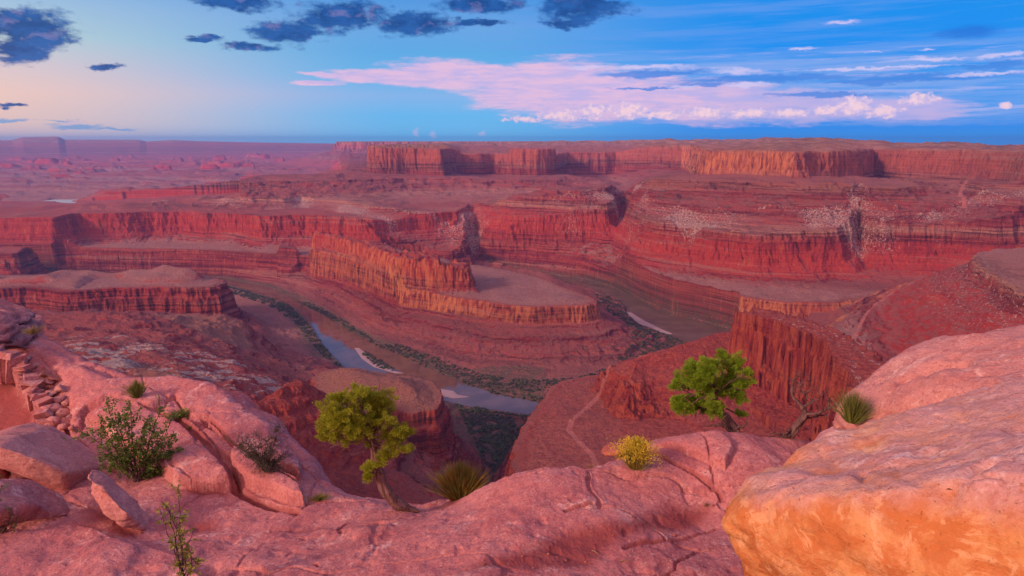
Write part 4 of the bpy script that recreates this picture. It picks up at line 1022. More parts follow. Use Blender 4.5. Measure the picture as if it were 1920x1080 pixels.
hull_rock('boulder', P((1556, 790, 13.4), (1562, 762, 13.7), (1588, 738, 13.9), (1598, 712, 14.2), (1645, 688, 14.7), (1700, 658, 15.1), (1780, 633, 15.5), (1850, 613, 15.6), (1920, 600, 15.6), (2100, 580, 15.0),
          (1560, 805, 13.0), (1650, 800, 12.4), (1750, 790, 12.0), (1900, 770, 11.7), (2100, 760, 11.4), (1640, 720, 13.2), (1760, 690, 13.2), (1900, 680, 13.0), (2100, 670, 12.6)) + [foot(1600, 700, 15.0, -6.6), foot(1800, 650, 16.4, -6.6), foot(2100, 600, 16.0, -6.6)],
          PINK, 'long smooth pink rock rising behind the orange boulder', res=0.085, rounding=22, amp=0.10, freq=0.9, seed=2, beds=0.05,
          grooves=[(P((1690, 703, 13.0), (1760, 682, 13.2), (1800, 680, 13.2), (1815, 700, 12.9), (1830, 725, 12.6), (1850, 738, 12.5)), 0.20, 0.16), (P((1800, 680, 13.2), (1840, 700, 12.9), (1862, 730, 12.6)), 0.10, 0.10), (P((1598, 712, 14.0), (1690, 706, 13.1)), 0.10, 0.05), (P((1792, 632, 15.4), (1794, 655, 14.6), (1800, 680, 13.3)), 0.05, 0.05)])
hull_rock('slab', P((1855, 716, 11.9), (1872, 702, 12.2), (1910, 695, 12.4), (1960, 694, 12.4), (1880, 726, 11.6), (1930, 722, 11.5), (1970, 715, 11.6), (1862, 712, 11.9)), PINK, 'small flat rock lying on the smooth pink rock at right edge', 'rock', res=0.04, rounding=7, amp=0.03, seed=3)
hull_rock('boulder', P((1124, 850, 13.5), (1128, 838, 13.7), (1142, 829, 13.9), (1165, 827, 14.0), (1185, 830, 13.9), (1190, 850, 13.5), (1150, 857, 13.3), (1130, 856, 13.4), (1170, 846, 13.2)), RUST, 'small rusty overhanging rock on the rim behind the yellow bush', 'rock', res=0.04, rounding=6, amp=0.035, seed=4)
# left side
hull_rock('boulder', P((126, 921, 12.85), (206, 884, 13.7), (150, 908, 13.1), (58, 898, 12.95), (5, 872, 13.1), (-50, 866, 13.4), (121, 887, 12.75), (62, 858, 12.85), (0, 836, 13.05), (-50, 828, 13.4), (212, 872, 13.85), (205, 862, 14.1), (96, 797, 15.3), (56, 793, 15.5), (14, 814, 15.3), (-50, 820, 15.0), (165, 836, 14.8)) + P((100, 868, 14.6), (0, 868, 14.4), (170, 878, 14.4)),
          PINK, 'big angular pale topped block lying at the left edge', res=0.055, rounding=2, amp=0.03, freq=1.3, seed=5, seat=(126, 921, 12.85))
hull_rock('boulder', P((160, 892, 12.1), (171, 879, 12.5), (186, 880, 12.6), (206, 893, 12.5), (262, 943, 12.0), (286, 984, 11.6), (284, 990, 11.5), (275, 998, 11.25), (228, 990, 11.2), (190, 962, 11.4), (166, 930, 11.7), (192, 912, 11.5), (238, 962, 11.15)), PINK, 'long leaning boulder tapering to the right beside the pale block', res=0.04, rounding=4, amp=0.04, freq=1.8, seed=6, beds=0.03, seat=(275, 998, 11.25))
hull_rock('boulder', P((-50, 855, 12.2), (8, 860, 12.2), (22, 874, 12.1), (26, 892, 11.9), (20, 902, 11.8), (-50, 905, 11.7), (5, 880, 11.7)), DARKPINK, 'rounded rock cut by the left edge below the pale block', res=0.04, rounding=7, amp=0.04, seed=7, seat=(20, 902, 11.8))
hull_rock('boulder', P((-60, 898, 12.2), (20, 896, 12.3), (60, 898, 12.4), (120, 928, 12.0), (136, 958, 11.6), (132, 968, 11.45), (108, 974, 11.3), (75, 972, 11.2), (-60, 992, 10.9), (62, 945, 11.1), (-60, 960, 10.7)), DARKPINK, 'flat topped low block in front of the pale block', res=0.045, rounding=5, amp=0.04, seed=8, seat=(108, 974, 11.3), grooves=[(P((60, 940, 11.5), (72, 955, 11.3), (74, 975, 11.2)), 0.05, 0.06)])
hull_rock('outcrop', P((-90, 560, 21.5), (-20, 556, 22.0), (8, 560, 22.0), (40, 574, 21.5), (66, 586, 21.0), (72, 592, 20.8), (60, 604, 20.0), (20, 614, 19.2), (-90, 622, 18.6), (-90, 600, 18.4), (10, 596, 19.4)), DARKPINK, 'upper ledge of thin layered rock at the left edge', 'rock outcrop', res=0.08, rounding=5, amp=0.06, seed=9, beds=0.22, seat=(52, 662, 18.9))
hull_rock('outcrop', P((-90, 590, 21.8), (50, 588, 22.0), (84, 594, 21.6), (90, 612, 21.0), (86, 632, 20.4), (70, 646, 19.8), (52, 656, 19.0), (20, 646, 18.6), (-90, 650, 18.2), (-90, 612, 18.4), (20, 612, 18.9), (64, 606, 20.0)), DARKPINK, 'undercut lower ledge of layered rock carrying a grass tuft', 'rock outcrop', res=0.08, rounding=4, amp=0.06, seed=10, beds=0.24, seat=(52, 662, 18.9))
hull_rock('boulder', P((-60, 622, 18.2), (0, 618, 18.4), (40, 634, 18.0), (56, 644, 17.8), (50, 654, 17.3), (10, 658, 17.0), (-60, 655, 17.0), (10, 640, 17.2)), RUST, 'tilted brown block wedged under the layered ledges', res=0.06, rounding=4, amp=0.04, seed=11, seat=(50, 662, 17.3))
hull_rock('slab', P((76, 682, 18.6), (86, 680, 18.9), (112, 694, 18.5), (145, 717, 18.0), (140, 720, 17.7), (110, 712, 17.6), (92, 712, 17.6), (80, 698, 17.8)), RUST, 'dark red tilted slab above the end of the stone wall', 'rock slab', res=0.05, rounding=3, amp=0.03, seed=12, seat=(110, 720, 17.6))

# sloping bedrock behind the wall is part of the rim; the wall is dry laid
def stone_wall():
    top = [at_d(*p) for p in ((-70, 640, 17.6), (0, 655, 17.2), (24, 662, 17.0), (40, 682, 16.7), (56, 700, 16.4), (62, 724, 16.0), (80, 742, 15.7), (86, 770, 15.2), (90, 800, 14.8))]
    kk = np.hypot(*on_ground(88, 806)[:2]) / 14.8
    top = [p_ * (kk + 0.0) for p_ in top]
    L = [0.0]
    for a, b in zip(top[:-1], top[1:]): L.append(L[-1] + float(np.linalg.norm((b - a)[:2])))
    L = np.array(L); T = np.array(top)
    bm = bmesh.new()
    rr = random.Random(5)
    for course in range(2):
        x = rr.uniform(-0.1, 0.1)
        while x < L[-1]:
            w = (rr.choice((0.16, 0.24, 0.4, 0.62)) * rr.uniform(0.85, 1.15), rr.uniform(0.14, 0.42))[course]
            h = (rr.uniform(0.07, 0.26), rr.uniform(0.75, 1.2))[course]
            zc = (-0.10, -0.16 - h / 2)[course] + rr.uniform(-0.05, 0.06)
            c = min(max(x + w / 2, 0), L[-1])
            p = np.array([np.interp(c, L, T[:, k]) for k in range(3)])
            q = np.array([np.interp(min(c + 0.1, L[-1]), L, T[:, k]) for k in range(3)]) - np.array([np.interp(max(c - 0.1, 0), L, T[:, k]) for k in range(3)])
            ang = math.atan2(q[1], q[0])
            M = Matrix.Translation((p[0] + rr.uniform(-.05, .05), p[1] + rr.uniform(-.05, .05), p[2] + zc)) @ Matrix.Rotation(ang + rr.uniform(-0.6, 0.6), 4, 'Z') @ Matrix.Rotation(rr.uniform(-0.22, 0.22), 4, 'X') @ Matrix.Rotation(rr.uniform(-0.16, 0.16), 4, 'Y')
            g = bmesh.ops.create_cube(bm, size=1.0)['verts']
            dp = rr.uniform(0.3, 0.55)
            for v in g:
                v.co = M @ Vector((v.co.x * w * rr.uniform(0.55, 1.2), v.co.y * dp * rr.uniform(0.55, 1.2), v.co.z * h * rr.uniform(0.7, 1.15)))
            x += w * rr.uniform(0.8, 1.0)
    bmesh.ops.bevel(bm, geom=bm.edges[:], offset=0.012, segments=1, affect='EDGES')
    for v in bm.verts:
        n = perlin3(np.array([[v.co.x * 5, v.co.y * 5, v.co.z * 5]]), 401)[0]
        v.co += v.normal * 0.025 * n
    me = bpy.data.meshes.new('stone_wall'); bm.to_mesh(me); bm.free()
    o = bpy.data.objects.new('stone_wall', me); COL.objects.link(o); me.materials.append(DARKPINK)
    tag(o, 'low dry stone wall of upright pink stones at the left edge', 'stone wall')
stone_wall()
_rub = [(100, 712, 17.2, .42), (118, 728, 16.8, .36), (96, 738, 16.3, .4), (76, 722, 16.6, .32), (110, 748, 16.0, .36), (128, 752, 15.9, .3), (98, 766, 15.6, .42), (118, 772, 15.4, .34), (134, 778, 15.3, .28), (100, 790, 15.0, .36), (122, 796, 14.8, .3), (138, 800, 14.7, .22), (66, 702, 17.0, .3), (84, 700, 17.3, .32), (48, 672, 17.5, .34), (66, 682, 17.5, .3)]
for i, (a, b, dd, sz) in enumerate(_rub):
    c = at_d(a, b, dd); g_ = on_ground(a, b + 6); c = g_ + np.array((0, 0, sz * 0.2)) if np.hypot(*g_[:2]) < 30 else c
    q = rng.normal(size=(13, 3)); q /= np.linalg.norm(q, axis=1)[:, None]
    q *= np.array((sz * rng.uniform(.5, .75), sz * rng.uniform(.5, .7), sz * rng.uniform(.3, .45)))
    hull_rock('rock', q + c, BUFF if i % 3 else PINK, 'angular pink rock in the rubble heaped behind the stone wall', 'rock', 'rubble rocks behind the stone wall', res=0.06, rounding=0, amp=0.022, seed=20 + i)
_peb = [(745, 975), (800, 1028), (1028, 1040), (1150, 1006), (1062, 1052), (905, 1060), (980, 1045), (1098, 1056), (1000, 1066), (1265, 1005), (560, 975), (265, 1000), (300, 1005), (1338, 950)]
for i, (a, b) in enumerate(_peb):
    c = on_ground(a, b); sz = rng.uniform(0.022, 0.045)
    q = rng.normal(size=(12, 3)); q /= np.linalg.norm(q, axis=1)[:, None]
    q *= sz * np.array((1.1, 0.9, 0.6)); q += c + np.array((0, 0, sz * 0.3))
    hull_rock('pebble', q, RUST, 'small dark pebble on the bare foreground rock', 'pebble', 'pebbles on the bare rock', res=0.02, rounding=1, amp=0.005, seed=60 + i, freq=6)

# ------------------------------------------------------------------ plants
def leaf_mat(name, a, b, c_, rough=0.7, trans=0.25):
    m, t = material(name)
    g = t.node('ShaderNodeNewGeometry')
    rnd = g.outputs['Random Per Island']
    n = t.noise(g.outputs['Position'], 3.0, 3)
    c = t.mix(rnd, a, b)
    c = t.mix(t.smooth(n, 0.42, 0.62), c, c_)
    bs = t.node('ShaderNodeBsdfPrincipled'); t.put(bs.inputs['Base Color'], c); bs.inputs['Roughness'].default_value = rough; bs.inputs['Specular IOR Level'].default_value = 0.2
    tr = t.node('ShaderNodeBsdfTranslucent'); t.put(tr.inputs[0], c)
    mx = t.node('ShaderNodeMixShader'); mx.inputs[0].default_value = trans
    t.l.new(bs.outputs[0], mx.inputs[1]); t.l.new(tr.outputs[0], mx.inputs[2])
    o = t.node('ShaderNodeOutputMaterial'); t.l.new(mx.outputs[0], o.inputs[0])
    return m
def bark_mat(name, a, b, c_):
    m, t = material(name)
    tc = t.node('ShaderNodeTexCoord')
    pos = tc.outputs['Object']
    n = t.noise(t.scale(pos, (22, 22, 2.5)), 1.0, 5, 0.7, 0.8)
    c = t.mix(t.smooth(n, 0.38, 0.6), a, b)
    c = t.mix(t.smooth(t.noise(pos, 5, 4), 0.5, 0.65), c, c_)
    finish(t, c, 0.9, t.bump(n, 0.9, 0.04), 0.1)
    return m
JUN = leaf_mat('juniper_green', (0.22, 0.27, 0.016, 1), (0.40, 0.40, 0.03, 1), (0.30, 0.34, 0.02, 1))
JUN2 = leaf_mat('juniper_bright_green', (0.15, 0.26, 0.016, 1), (0.30, 0.40, 0.026, 1), (0.20, 0.32, 0.018, 1))
SHRUB = leaf_mat('shrub_green', (0.08, 0.15, 0.025, 1), (0.18, 0.25, 0.04, 1), (0.12, 0.19, 0.03, 1))
DARKSH = leaf_mat('dark_shrub_green', (0.05, 0.065, 0.035, 1), (0.09, 0.10, 0.05, 1), (0.08, 0.075, 0.05, 1))
SAPL = leaf_mat('sapling_leaf', (0.22, 0.26, 0.04, 1), (0.36, 0.33, 0.06, 1), (0.26, 0.28, 0.05, 1), 0.6, 0.35)
EPH = leaf_mat('ephedra_stem', (0.22, 0.14, 0.03, 1), (0.42, 0.22, 0.045, 1), (0.20, 0.17, 0.04, 1))
GRN = leaf_mat('green_stem', (0.12, 0.16, 0.03, 1), (0.24, 0.26, 0.05, 1), (0.16, 0.18, 0.04, 1))
RAB = leaf_mat('rabbitbrush_stem', (0.22, 0.20, 0.04, 1), (0.36, 0.28, 0.06, 1), (0.26, 0.26, 0.05, 1))
FLOW = leaf_mat('yellow_flower', (0.62, 0.46, 0.03, 1), (0.75, 0.55, 0.05, 1), (0.55, 0.45, 0.04, 1))
STRAW = leaf_mat('dry_stem', (0.34, 0.20, 0.12, 1), (0.45, 0.28, 0.16, 1), (0.30, 0.16, 0.10, 1))
BARK = bark_mat('juniper_bark', (0.11, 0.05, 0.045, 1), (0.28, 0.15, 0.12, 1), (0.20, 0.105, 0.09, 1))
DEAD = bark_mat('dead_wood', (0.07, 0.035, 0.035, 1), (0.20, 0.11, 0.10, 1), (0.12, 0.065, 0.06, 1))
TWIG = bark_mat('twig_bark', (0.08, 0.05, 0.05, 1), (0.17, 0.10, 0.09, 1), (0.13, 0.08, 0.075, 1))

def tubes(paths, sides=7):
    V, Fq, k = [], [], 0
    for pts, rad in paths:
        pts = np.array(pts, float); rad = np.array(rad, float)
        n = len(pts)
        tg = np.gradient(pts, axis=0); tg /= np.linalg.norm(tg, axis=1)[:, None] + 1e-9
        ref = np.array((0.3, 0.9, 0.2))
        a = np.cross(tg, ref); a /= np.linalg.norm(a, axis=1)[:, None] + 1e-9
        b = np.cross(tg, a)
        th = np.linspace(0, 2 * math.pi, sides, endpoint=False)
        ring = pts[:, None] + rad[:, None, None] * (np.cos(th)[None, :, None] * a[:, None] + np.sin(th)[None, :, None] * b[:, None])
        V.append(ring.reshape(-1, 3))
        for i in range(n - 1):
            for j in range(sides):
                Fq.append((k + i * sides + j, k + i * sides + (j + 1) % sides, k + (i + 1) * sides + (j + 1) % sides, k + (i + 1) * sides + j))
        k += n * sides
    return np.concatenate(V), np.array(Fq)
def curve(pts, n=14, wob=0.0, seed=0):
    P_ = np.array(pts, float)
    t = np.linspace(0, 1, len(P_)); u = np.linspace(0, 1, n)
    out = np.stack([np.interp(u, t, P_[:, k]) for k in range(3)], 1)
    for _ in range(2):
        out[1:-1] = 0.25 * out[:-2] + 0.5 * out[1:-1] + 0.25 * out[2:]
    if wob:
        r = np.random.default_rng(seed)
        w = r.normal(size=(n, 3)) * wob; w[0] = 0
        out = out + w
    return out
def blades(C, D, L, W):          # tapering leaf: two triangles folded along the middle, one island each
    C = np.asarray(C); D = D / (np.linalg.norm(D, axis=1)[:, None] + 1e-9)
    r = rng.normal(size=C.shape); S = np.cross(D, r); S /= np.linalg.norm(S, axis=1)[:, None] + 1e-9
    L = np.broadcast_to(L, (len(C),))[:, None]; W = np.broadcast_to(W, (len(C),))[:, None]
    v = np.stack((C, C + D * L * 0.5 + S * W * 0.5, C + D * L, C + D * L * 0.5 - S * W * 0.5), 1).reshape(-1, 3)
    k = np.arange(len(C))[:, None] * 4
    return v, np.concatenate((k + np.array([[0, 1, 2]]), k + np.array([[0, 2, 3]])))
class Frame:                     # a plant's own upright frame: across, away, up, sized at its distance
    def __init__(self, px, py, base):
        self.base = np.array(base); self.px, self.py = px, py
        self.s = np.linalg.norm(base) / F * 1.0
        d = np.array((base[0], base[1], 0)); d /= np.linalg.norm(d)
        self.away = d; self.across = np.array((d[1], -d[0], 0)); 
        tilt = math.atan2(-base[2], math.hypot(base[0], base[1]))
        self.k = 1 / math.cos(tilt)
    def at(self, px, py, away=0.0):
        return self.base + self.across * (px - self.px) * self.s + np.array((0, 0, 1)) * ((self.py - py) * self.s * self.k + away * 0.0) + self.away * away

def juniper(px, py, base, label, trunk, clumps, mat, barkmat, limbs=(), dens=1.0, depth=0.75, droop=0.0):
    f = Frame(px, py, base)
    root = empty('juniper_tree', f.base, label, 'tree')
    paths = [(curve([f.at(a, b, w) for a, b, w, _ in trunk], 22, 0.006, 3), np.interp(np.linspace(0, 1, 22), np.linspace(0, 1, len(trunk)), [q[3] for q in trunk]) * (1 + 0.12 * np.sin(np.arange(22) * 1.9)))]
    # strands of the twisted bark, each a ridge winding round the trunk
    core, rad = paths[0]
    for k in range(6):
        th = np.linspace(0, 2.6, 22) + k * 1.047
        off = f.across[None] * np.cos(th)[:, None] + f.away[None] * np.sin(th)[:, None]
        paths.append((core + off * (rad * 0.72)[:, None], rad * 0.42))
    top = core[-1]
    mids = []
    for i, (a, b, r) in enumerate(clumps):
        aw = rng.uniform(-1, 1) * depth * 0.5 * (1 if i % 2 else -1)
        c = f.at(a, b, aw); mids.append((c, r * f.s))
        j = int(rng.integers(13, 21)); s0 = core[j]
        m = (s0 + c) / 2 + rng.normal(size=3) * 0.06 - np.array((0, 0, 0.05))
        paths.append((curve([s0, m, c], 9, 0.012, i), np.linspace(rad[j] * 0.45, 0.008, 9)))
        for q in range(5):
            e = c + rng.normal(size=3) * r * f.s * 0.6
            paths.append((curve([(m + c) / 2, (m + c) / 2 * 0.3 + e * 0.7 + rng.normal(size=3) * 0.02, e], 6, 0.008, i * 9 + q), np.linspace(0.013, 0.003, 6)))
    for pts, r0 in limbs:
        paths.append((curve([f.at(*q) for q in pts], 10, 0.012, 77), np.linspace(r0, 0.004, 10)))
    v, q = tubes(paths, 8)
    mesh_np('trunk', v, q, barkmat, root, True)
    C, D, Ls, Ws = [], [], [], []
    for c, r in mids:
        nsub = max(8, int(64 * (r / 0.3) ** 2))
        for _ in range(nsub):
            o = rng.normal(size=3); o /= np.linalg.norm(o); o[2] = o[2] * 0.85 + 0.12
            cc = c + o * r * (rng.uniform(0.2, 0.92) if rng.random() < 0.9 else rng.uniform(0.9, 1.2))
            rs = rng.uniform(0.025, 0.085)
            n = int(240 * dens * (rs / 0.07) ** 2)
            w = rng.normal(size=(n, 3)); w /= np.linalg.norm(w, axis=1)[:, None]
            p_ = cc + w * rs * rng.uniform(0.15, 1.0, (n, 1)) ** 0.6 * np.array((1, 1, 0.8)) + o * rs * rng.uniform(-0.6, 1.2, (n, 1))
            if len(p_) == 0: continue
            C.append(p_); D.append(w * 0.7 + o * 0.7 + np.array((0, 0, 0.35 - droop)) + rng.normal(size=(n, 3)) * 0.3)
            Ls.append(rng.uniform(0.022, 0.045, n)); Ws.append(rng.uniform(0.009, 0.016, n))
    v, q = blades(np.concatenate(C), np.concatenate(D), np.concatenate(Ls), np.concatenate(Ws))
    mesh_np('crown', v, q, mat, root, False)
    return root
b1 = on_ground(748, 957)
juniper(748, 957, b1, 'gnarled juniper with bent bare trunk standing in the gap of the rim', [(782, 962, 0.0, 0.035), (762, 955, 0.02, 0.09), (742, 944, 0.0, 0.125), (728, 926, 0.0, 0.118), (720, 908, 0.0, 0.10), (716, 890, 0.02, 0.092), (713, 872, 0.05, 0.085), (710, 850, 0.06, 0.07), (700, 825, 0.08, 0.05), (692, 805, 0.0, 0.035)],
        [(654, 790, 27), (690, 776, 26), (722, 786, 24), (642, 812, 22), (682, 806, 28), (718, 814, 26), (744, 832, 20), (763, 832, 13), (736, 856, 15), (698, 838, 16), (640, 832, 12), (627, 826, 8), (703, 878, 12), (762, 846, 10), (688, 766, 13), (664, 772, 15), (752, 816, 10), (668, 830, 12), (720, 868, 10), (700, 892, 8), (735, 800, 12)], JUN, BARK,
        limbs=[([(708, 846, 0), (740, 850, -0.15), (772, 862, -0.2)], 0.02), ([(700, 830, 0), (668, 838, -0.2), (648, 830, -0.3), (640, 838, -0.3)], 0.02), ([(706, 850, 0), (690, 850, -0.25), (664, 846, -0.3)], 0.015)])
b2 = at_d(1352, 812, 15.4)
juniper(1352, 812, b2, 'round bright green juniper growing at the rim before the red butte', [(1378, 815, 0.0, 0.13), (1372, 800, 0.0, 0.12), (1360, 786, -0.05, 0.11), (1346, 774, 0.0, 0.085), (1338, 758, 0.0, 0.07), (1334, 742, 0.0, 0.055), (1332, 725, 0.0, 0.04)],
        [(1328, 700, 22), (1362, 704, 21), (1300, 718, 23), (1284, 744, 19), (1320, 732, 24), (1358, 736, 25), (1381, 722, 15), (1284, 772, 15), (1306, 768, 19), (1342, 764, 18), (1378, 752, 15), (1386, 784, 8), (1276, 758, 10), (1300, 786, 10), (1270, 740, 8), (1345, 690, 10), (1384, 704, 10), (1322, 784, 8), (1275, 780, 7)], JUN2, DEAD,
        limbs=[([(1372, 800, 0), (1390, 790, -0.2), (1394, 776, -0.2)], 0.05), ([(1368, 796, -0.1), (1340, 790, -0.3), (1318, 796, -0.3)], 0.05), ([(1374, 806, -0.1), (1356, 790, -0.35), (1350, 778, -0.35), (1362, 770, -0.3)], 0.05), ([(1376, 804, 0), (1384, 798, -0.3), (1396, 800, -0.3)], 0.04)])

def dead_tree():
    b = on_ground(1482, 803)
    f = Frame(1482, 803, b)
    root = empty('dead_tree', f.base, 'bare weathered dead tree with forked twisted limbs on the rim', 'dead tree')
    tr = [(1470, 812, 0, .07), (1482, 803, 0, .10), (1490, 786, 0, .085), (1499, 770, 0, .075), (1503, 760, 0, .065), (1498, 752, 0, .055)]
    core = curve([f.at(a, c, w) for a, c, w, _ in tr], 16, 0.004, 1); rad = np.interp(np.linspace(0, 1, 16), np.linspace(0, 1, len(tr)), [q[3] for q in tr])
    paths = [(core, rad)]
    for k in range(5):
        th = np.linspace(0, 2.0, 16) + k * 1.256
        off = f.across[None] * np.cos(th)[:, None] + f.away[None] * np.sin(th)[:, None]
        paths.append((core + off * (rad * 0.7)[:, None], rad * 0.45))
    v, q = tubes(paths, 8); mesh_np('trunk', v, q, DEAD, root, True)
    L = [([(1500, 756, 0), (1488, 742, 0), (1479, 732, .05), (1476, 720, .1), (1483, 708, .1), (1488, 696, .1)], .05), ([(1498, 752, 0), (1504, 742, -.1), (1516, 734, -.1), (1522, 726, -.15)], .034), ([(1502, 762, 0), (1516, 758, -.1), (1530, 748, -.1), (1546, 738, -.1), (1560, 730, -.05), (1574, 727, 0)], .042),
         ([(1496, 768, 0), (1512, 768, .1), (1526, 764, .1), (1536, 760, .1)], .03), ([(1484, 798, 0), (1474, 800, -.1), (1464, 792, -.2), (1452, 800, -.2)], .05), ([(1490, 786, 0), (1478, 790, -.15), (1468, 800, -.2)], .045), ([(1506, 742, -.1), (1500, 728, -.1), (1490, 722, -.1)], .018), ([(1530, 748, -.1), (1536, 738, -.1), (1534, 728, -.1)], .016), ([(1546, 738, -.1), (1552, 744, -.1), (1562, 746, -.1)], .014), ([(1479, 728, .05), (1492, 720, .1), (1497, 712, .1)], .014)]
    for i, (p_, r0) in enumerate(L):
        c = curve([f.at(*x) for x in p_], 14, 0.012, i)
        ps = [(c, np.linspace(r0, 0.006, 14))]
        for k in range(9):
            j = int(rng.integers(5, 14)); d = rng.normal(size=3) * 0.14 + np.array((0, 0, 0.10)) + f.across * rng.normal() * 0.1
            ps.append((curve([c[j], c[j] + d * 0.55 + rng.normal(size=3) * 0.02, c[j] + d], 6, 0.006, k), np.linspace(0.010, 0.003, 6)))
        v, q = tubes(ps, 6); mesh_np('branch', v, q, DEAD, root, True)
dead_tree()

def stem_bush(name, px, py, base, label, cat, mat, spread, height, n, lean=0.0, w=0.010, tips=None, depth=0.6, mat2=None, mix=0.0, group=None, part='stems'):
    """a broom of thin upright stems fanning out of one root"""
    f = Frame(px, py, base)
    root = empty(name, f.base, label, cat, group)
    V, T, k = [], [], 0; tipsp = []
    V2, T2, k2 = [], [], 0
    for i in range(n):
        a = rng.uniform(0, 2 * math.pi); rr = abs(rng.normal()) ** 0.8 * 0.55
        o = (f.across * math.cos(a) + f.away * math.sin(a) * depth) * spread * 0.5
        h = height * rng.uniform(0.45, 1.0) * (1 - 0.25 * min(rr, 1))
        p0 = f.base + o * rr * 0.35
        p1 = p0 + o * rr * 0.7 + np.array((0, 0, h * 0.55)); p2 = p0 + o * rr * 1.5 + f.across * lean * h + np.array((0, 0, h)) + rng.normal(size=3) * 0.02
        s = np.cross(p2 - p0, rng.normal(size=3)); s /= np.linalg.norm(s)
        v = [p0 - s * w / 2, p0 + s * w / 2, p1 + s * w * .45, p1 - s * w * .45, p2]
        if mat2 is not None and rng.random() < mix:
            V2 += v; T2 += [(k2, k2 + 1, k2 + 2), (k2, k2 + 2, k2 + 3), (k2 + 3, k2 + 2, k2 + 4)]; k2 += 5
        else:
            V += v; T += [(k, k + 1, k + 2), (k, k + 2, k + 3), (k + 3, k + 2, k + 4)]; k += 5
        tipsp.append(p2)
        if rng.random() < 0.6:    # side stem
            e = p1 + (p2 - p1) * 0.8 + rng.normal(size=3) * 0.06
            V += [p1 - s * w * .4, p1 + s * w * .4, e]; T += [(k, k + 1, k + 2)]; k += 3
    mesh_np(part, np.array(V), np.array(T), mat, root)
    if V2: mesh_np('dry_stems', np.array(V2), np.array(T2), mat2, root)
    if tips is not None:
        C = np.array(tipsp); C = np.repeat(C, 7, 0) + rng.normal(size=(len(C) * 7, 3)) * 0.028
        v, t_ = blades(C, rng.normal(size=C.shape) + np.array((0, 0, 1.0)), rng.uniform(0.02, 0.04, len(C)), 0.016)
        mesh_np('flowers', v, t_, tips, root)
    return root
def px_m(base): return np.linalg.norm(base) / F
def broom(name, cx, base_y, width, top_y, label, cat, mat, n, on=True, dist=None, **kw):
    b = on_ground(cx, base_y) if on else at_d(cx, base_y, dist)
    m = px_m(b)
    return stem_bush(name, cx, base_y, b, label, cat, mat, width * m, (base_y - top_y) * m * 1.12, n, **kw)
broom('ephedra_bush', 866, 940, 66, 862, 'brown green broom like bush right of the gnarled juniper', 'bush', EPH, 1500, mat2=GRN, mix=0.35, w=0.019, on=False, dist=b1[1] / math.cos(math.atan2(b1[0], b1[1])) + 0.7)
broom('rabbitbrush', 1191, 880, 48, 826, 'yellow flowering bush on the rim above the bare rock hollow', 'bush', RAB, 700, tips=FLOW, w=0.008)
broom('green_tuft', 1597, 793, 46, 733, 'olive green broom like tuft at the foot of the smooth pink rock', 'shrub', GRN, 650, w=0.009, on=False, dist=12.6, mat2=STRAW, mix=0.12)
broom('green_tuft', 258, 746, 26, 713, 'dark green tuft growing on the top of the cracked ledge', 'shrub', GRN, 420, w=0.012)
broom('green_tuft', 341, 783, 36, 766, 'small green tuft in the crack under the broad ledge', 'shrub', GRN, 220, w=0.012)
broom('grass_tuft', 600, 938, 34, 926, 'pale yellow green grass at the foot of the left ledge', 'grass', RAB, 160, w=0.010)
broom('grass_tuft', 64, 626, 26, 612, 'dry grass tuft on the layered ledge at the left edge', 'grass', STRAW, 140, w=0.012, on=False, dist=19.3, mat2=GRN, mix=0.5)
broom('grass_tuft', 357, 806, 16, 800, 'tiny green tuft in the soil crack between slabs', 'grass', GRN, 60, w=0.010)
broom('grass_tuft', 1325, 950, 14, 942, 'withered little tuft in the red soil hollow', 'grass', STRAW, 60, w=0.006)
broom('grass_tuft', 1110, 858, 30, 850, 'sparse dry grass on the rim left of the yellow bush', 'grass', STRAW, 70, w=0.006)
broom('grass_tuft', 60, 960, 40, 950, 'grey dry grass in front of the low flat block', 'grass', STRAW, 120, w=0.006)

def leafy_shrub(name, cx, base_y, base, label, stems, leaf, leafmat, nleaf, barkmat=TWIG, cat='shrub', sprays=10, r0=0.016, leafw=0.6, clump=0.10, depth=0.8):
    f = Frame(cx, base_y, base)
    root = empty(name, f.base, label, cat)
    paths, ends = [], []
    for i, (a, b) in enumerate(stems):
        aw = rng.uniform(-1, 1) * depth * 0.5
        e = f.at(a, b, aw)
        mid = f.base + (e - f.base) * 0.5 + rng.normal(size=3) * 0.06
        c = curve([f.base + rng.normal(size=3) * 0.03, mid, e], 10, 0.008, i)
        paths.append((c, np.linspace(r0, 0.004, 10)))
        for k in range(sprays):
            j = int(rng.integers(3, 10)); d = rng.normal(size=3) * clump * 1.3 + np.array((0, 0, clump * 0.6))
            paths.append((curve([c[j], c[j] + d * 0.5 + rng.normal(size=3) * 0.01, c[j] + d], 5, 0.004, k), np.linspace(0.006, 0.002, 5)))
            ends.append((c[j], d))
    v, q = tubes(paths, 5); mesh_np('branches', v, q, barkmat, root, True)
    C, D = [], []
    for s0, d in ends:
        n = max(2, int(nleaf / len(ends)))
        u = rng.uniform(0.25, 1.1, (n, 1))
        C.append(s0 + d * u + rng.normal(size=(n, 3)) * clump * 0.28); D.append(d * 0.6 / (np.linalg.norm(d) + 1e-9) + rng.normal(size=(n, 3)) * 0.7 + np.array((0, 0, 0.15)))
    C = np.concatenate(C); D = np.concatenate(D)
    L = rng.uniform(0.7, 1.25, len(C)) * leaf
    v, q = blades(C, D, L, L * leafw)
    mesh_np('leaves', v, q, leafmat, root)
    return root
